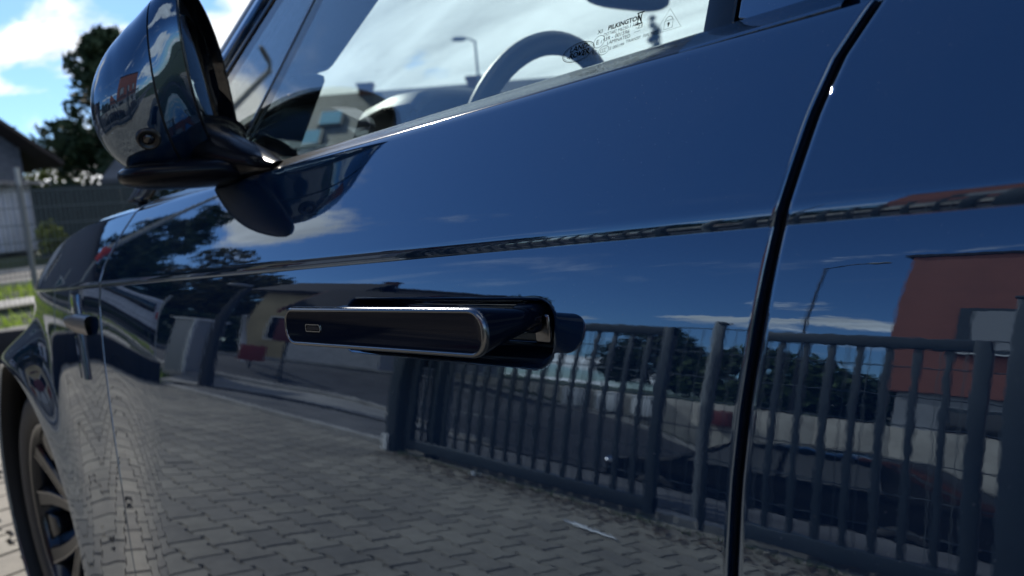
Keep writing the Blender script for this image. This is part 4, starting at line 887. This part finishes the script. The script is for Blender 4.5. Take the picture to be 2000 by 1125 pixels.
# ------------------------------------------------------------------ trees and shrubs
LEAFM = {}
def leaf_mat(name, c1, c2):
    m = mat(name, c1, .75, col2=c2, nscale=1.8, spec=.3); return m
LD = leaf_mat('needles_dark', (.022,.045,.022), (.045,.07,.03)); LB = leaf_mat('leaves_brown_green', (.07,.075,.025), (.11,.095,.04)); LG = leaf_mat('leaves_green', (.05,.085,.025), (.03,.055,.018)); LY = leaf_mat('leaves_yellow', (.16,.17,.03), (.09,.12,.03))
def tree(name, x, y, h, r, m, label, n=2600, kind='round', leaf=.16, group=None, trunk=.35):
    z0 = G(x,y); g = empty(name, (x,y,z0), label=label, cat='tree' if h > 2.6 else 'shrub', group=group)
    mb = MB(); bend = rng.normal(0,.04*h,2)
    ht = h*(.92 if kind == 'cone' else .6)
    mb.tube([(0,0,-.1),(bend[0]*.4,bend[1]*.4,ht*.5),(bend[0],bend[1],ht)], [.035*h*.6,.022*h*.7,.006*h], seg=8)
    for k in range(9):
        a = rng.uniform(0,6.28); z = h*rng.uniform(trunk, .75); rr_ = r*(.7 if kind != 'cone' else (1-z/h)*.9)
        mb.tube([(0,0,z*.8),(math.cos(a)*rr_*.5,math.sin(a)*rr_*.5,z*.93),(math.cos(a)*rr_,math.sin(a)*rr_,z*1.02)], [.012*h,.008*h,.002*h], seg=5)
    mb.build('trunk', BARK, g, smooth=True)
    # clumps
    C_ = []
    if kind == 'cone':
        for k in range(60):
            z = h*rng.uniform(.12,1)**.8; rad = r*max(.05,1.03-z/h)**.65*rng.uniform(.25,1.1); a = rng.uniform(0,6.28); C_.append((rad*math.cos(a), rad*math.sin(a), z-.12*rad, .16*r+.20*r*(1-z/h)))
    else:
        for k in range(46):
            v = rng.normal(0,1,3); v /= np.linalg.norm(v); q = rng.uniform(.35,1)**.5; C_.append((v[0]*r*q*.9, v[1]*r*q*.9, h*(trunk+ (1-trunk)/2) + v[2]*h*(1-trunk)/2*q*.92, r*rng.uniform(.16,.34)))
    C_ = np.array(C_); idx = rng.integers(len(C_), size=n); v = rng.normal(0,1,(n,3)); v /= np.linalg.norm(v,axis=1)[:,None]
    P = C_[idx,:3] + v*(C_[idx,3:]*rng.uniform(.5,1.1,(n,1))**.7)*np.array([1,1,.75])
    a = rng.normal(0,1,(n,3)); a /= np.linalg.norm(a,axis=1)[:,None]; b = np.cross(a, rng.normal(0,1,(n,3))); b /= np.linalg.norm(b,axis=1)[:,None]
    s = leaf*rng.uniform(.6,1.3,(n,1)); asp = .5 if kind != 'cone' else .28
    Q = np.stack([P-a*s, P-b*s*asp, P+a*s, P+b*s*asp],1).reshape(-1,3)
    me = bpy.data.meshes.new('crown'); me.vertices.add(4*n); me.vertices.foreach_set('co', Q.ravel()); me.loops.add(4*n); me.polygons.add(n)
    me.loops.foreach_set('vertex_index', np.arange(4*n)); me.polygons.foreach_set('loop_start', np.arange(0,4*n,4)); me.polygons.foreach_set('loop_total', np.full(n,4)); me.update(); me.validate()
    me.materials.append(m); o = bpy.data.objects.new('crown', me); COL.objects.link(o); o.parent = g
    return g
tree('pine_tree', -27.0,9.0,7.0,3.2,LD,'big dark pine tree rising behind the side mirror',n=9000,kind='cone',leaf=.22)
tree('shrub', -38.2,9.3,4.6,1.7,LY,'sunlit yellow green bush behind the house roof edge',n=1800,leaf=.14)
tree('shrub', -21.3,4.9,1.15,.45,LY,'small bright shrub at the corner of the white shed',n=500,leaf=.08,trunk=.1)
tree('pine_tree', -26.0,-5.2,9.5,3.0,LD,'tall dark conifer mirrored at the front of the upper door',n=6500,kind='cone',leaf=.24)
for k,(x,y,h,r,m,lb) in enumerate([(-29,-9.9,8.2,4.2,LB,'broad brownish tree behind the van, left of the pair'),(-31,-14.5,7.6,3.8,LB,'broad brownish tree behind the van, nearer the yellow house'),(-28.5,-7.0,5.5,2.8,LG,'dense green tree directly behind the white van'),
     (-24,-22,7,3.5,LG,'green tree rising over the retaining wall behind the dark roof'),(-17,-27,4.6,3.4,LD,'dark tree beyond the wall, behind the long gate leaf'),(-11.5,-25,3.6,3.4,LG,'rounded green tree behind the three white boxes'),(-9.2,-29,3.4,3.6,LD,'dark tree next to the red house, seen through the gate bars'),(-33,-2.0,6.0,3.2,LG,'green tree at the far end of the street'),(-22.5,-16.8,4.6,2.4,LD,'low dark tree close behind the yellow house')]):
    tree('tree', x,y,h,r,m,lb,n=8000 if k < 3 else 4500,leaf=.21,trunk=.12)
tree('tree', -12.9,21.0,6.2,.55,LD,'narrow spire-like conifer seen through the side window under the cabin mirror',n=1500,kind='cone',leaf=.14)
# roadside hedge across the street
mb = MB()
for k in range(14000):
    t = rng.uniform(0,1); x = -25.5+t*8; y = -3-t*12+rng.normal(0,.35); z = G(x,y)+rng.uniform(0,1)**.7*1.7; s = .11
    a = rng.normal(0,1,3); a /= np.linalg.norm(a); b = np.cross(a, rng.normal(0,1,3)); b /= np.linalg.norm(b); p = np.array((x,y,z)); mb.add([p-a*s,p-b*s*.6,p+a*s,p+b*s*.6],[(0,1,2,3)])
mb.build('hedge', LD, kind='stuff')
# grass tufts on the verge beyond the low wall
mb = MB()
for k in range(16000):
    x = rng.uniform(-13.0,-7.6); y = rng.uniform(-3.6,7.5)
    if x > wall_x(y)-.6 or abs(x+11.25) < .42: continue
    h = rng.uniform(.04,.11); a = rng.uniform(0,6.28); z = G(x,y)-.03; mb.add([(x,y,z),(x+.03*math.cos(a),y+.03*math.sin(a),z),(x+rng.normal(0,.02),y+rng.normal(0,.02),z+h+.03)],[(0,1,2)])
mb.build('grass_tufts', TUFT, kind='stuff')
# parking camera lens on the mirror shell, placed on the surface
dg = bpy.context.evaluated_depsgraph_get(); dg.update()
shell = bpy.data.objects['mirror_shell']; from mathutils.bvhtree import BVHTree
bvh = BVHTree.FromObject(shell, dg); hit = bvh.ray_cast(Vector((-1.3,-.5,1.13)), (Vector((-.94,-.02,1.165))-Vector((-1.3,-.5,1.13))).normalized())
best = bvh.ray_cast(Vector((0,-.373,1.04)), cr_.normalized())
lp, ln = best[0], best[1]
if ln.dot(Vector((0,-.373,1.04))-lp) < 0: ln = -ln
u1 = ln.cross(Vector((0,0,1))).normalized(); u2 = ln.cross(u1)
def lring(r, d): return [tuple(lp+u1*r*math.cos(t)+u2*r*math.sin(t)+ln*d) for t in np.linspace(0,2*math.pi,25)[:-1]]
mb = MB(); mb.grid(np.array([lring(.0135,-.002),lring(.0125,.003),lring(.0105,.004),lring(.0095,.0015),lring(.007,.001)]).transpose(1,0,2), closed_u=True); ho = mb.build('camera_housing', SATINB, SM, smooth=True)
mb = MB(); mb.grid(np.array([lring(.007,.001),lring(.006,.003),lring(.004,.0045),lring(.0003,.005)]).transpose(1,0,2), closed_u=True); mb.build('camera_lens', GLOSSB, ho, smooth=True)
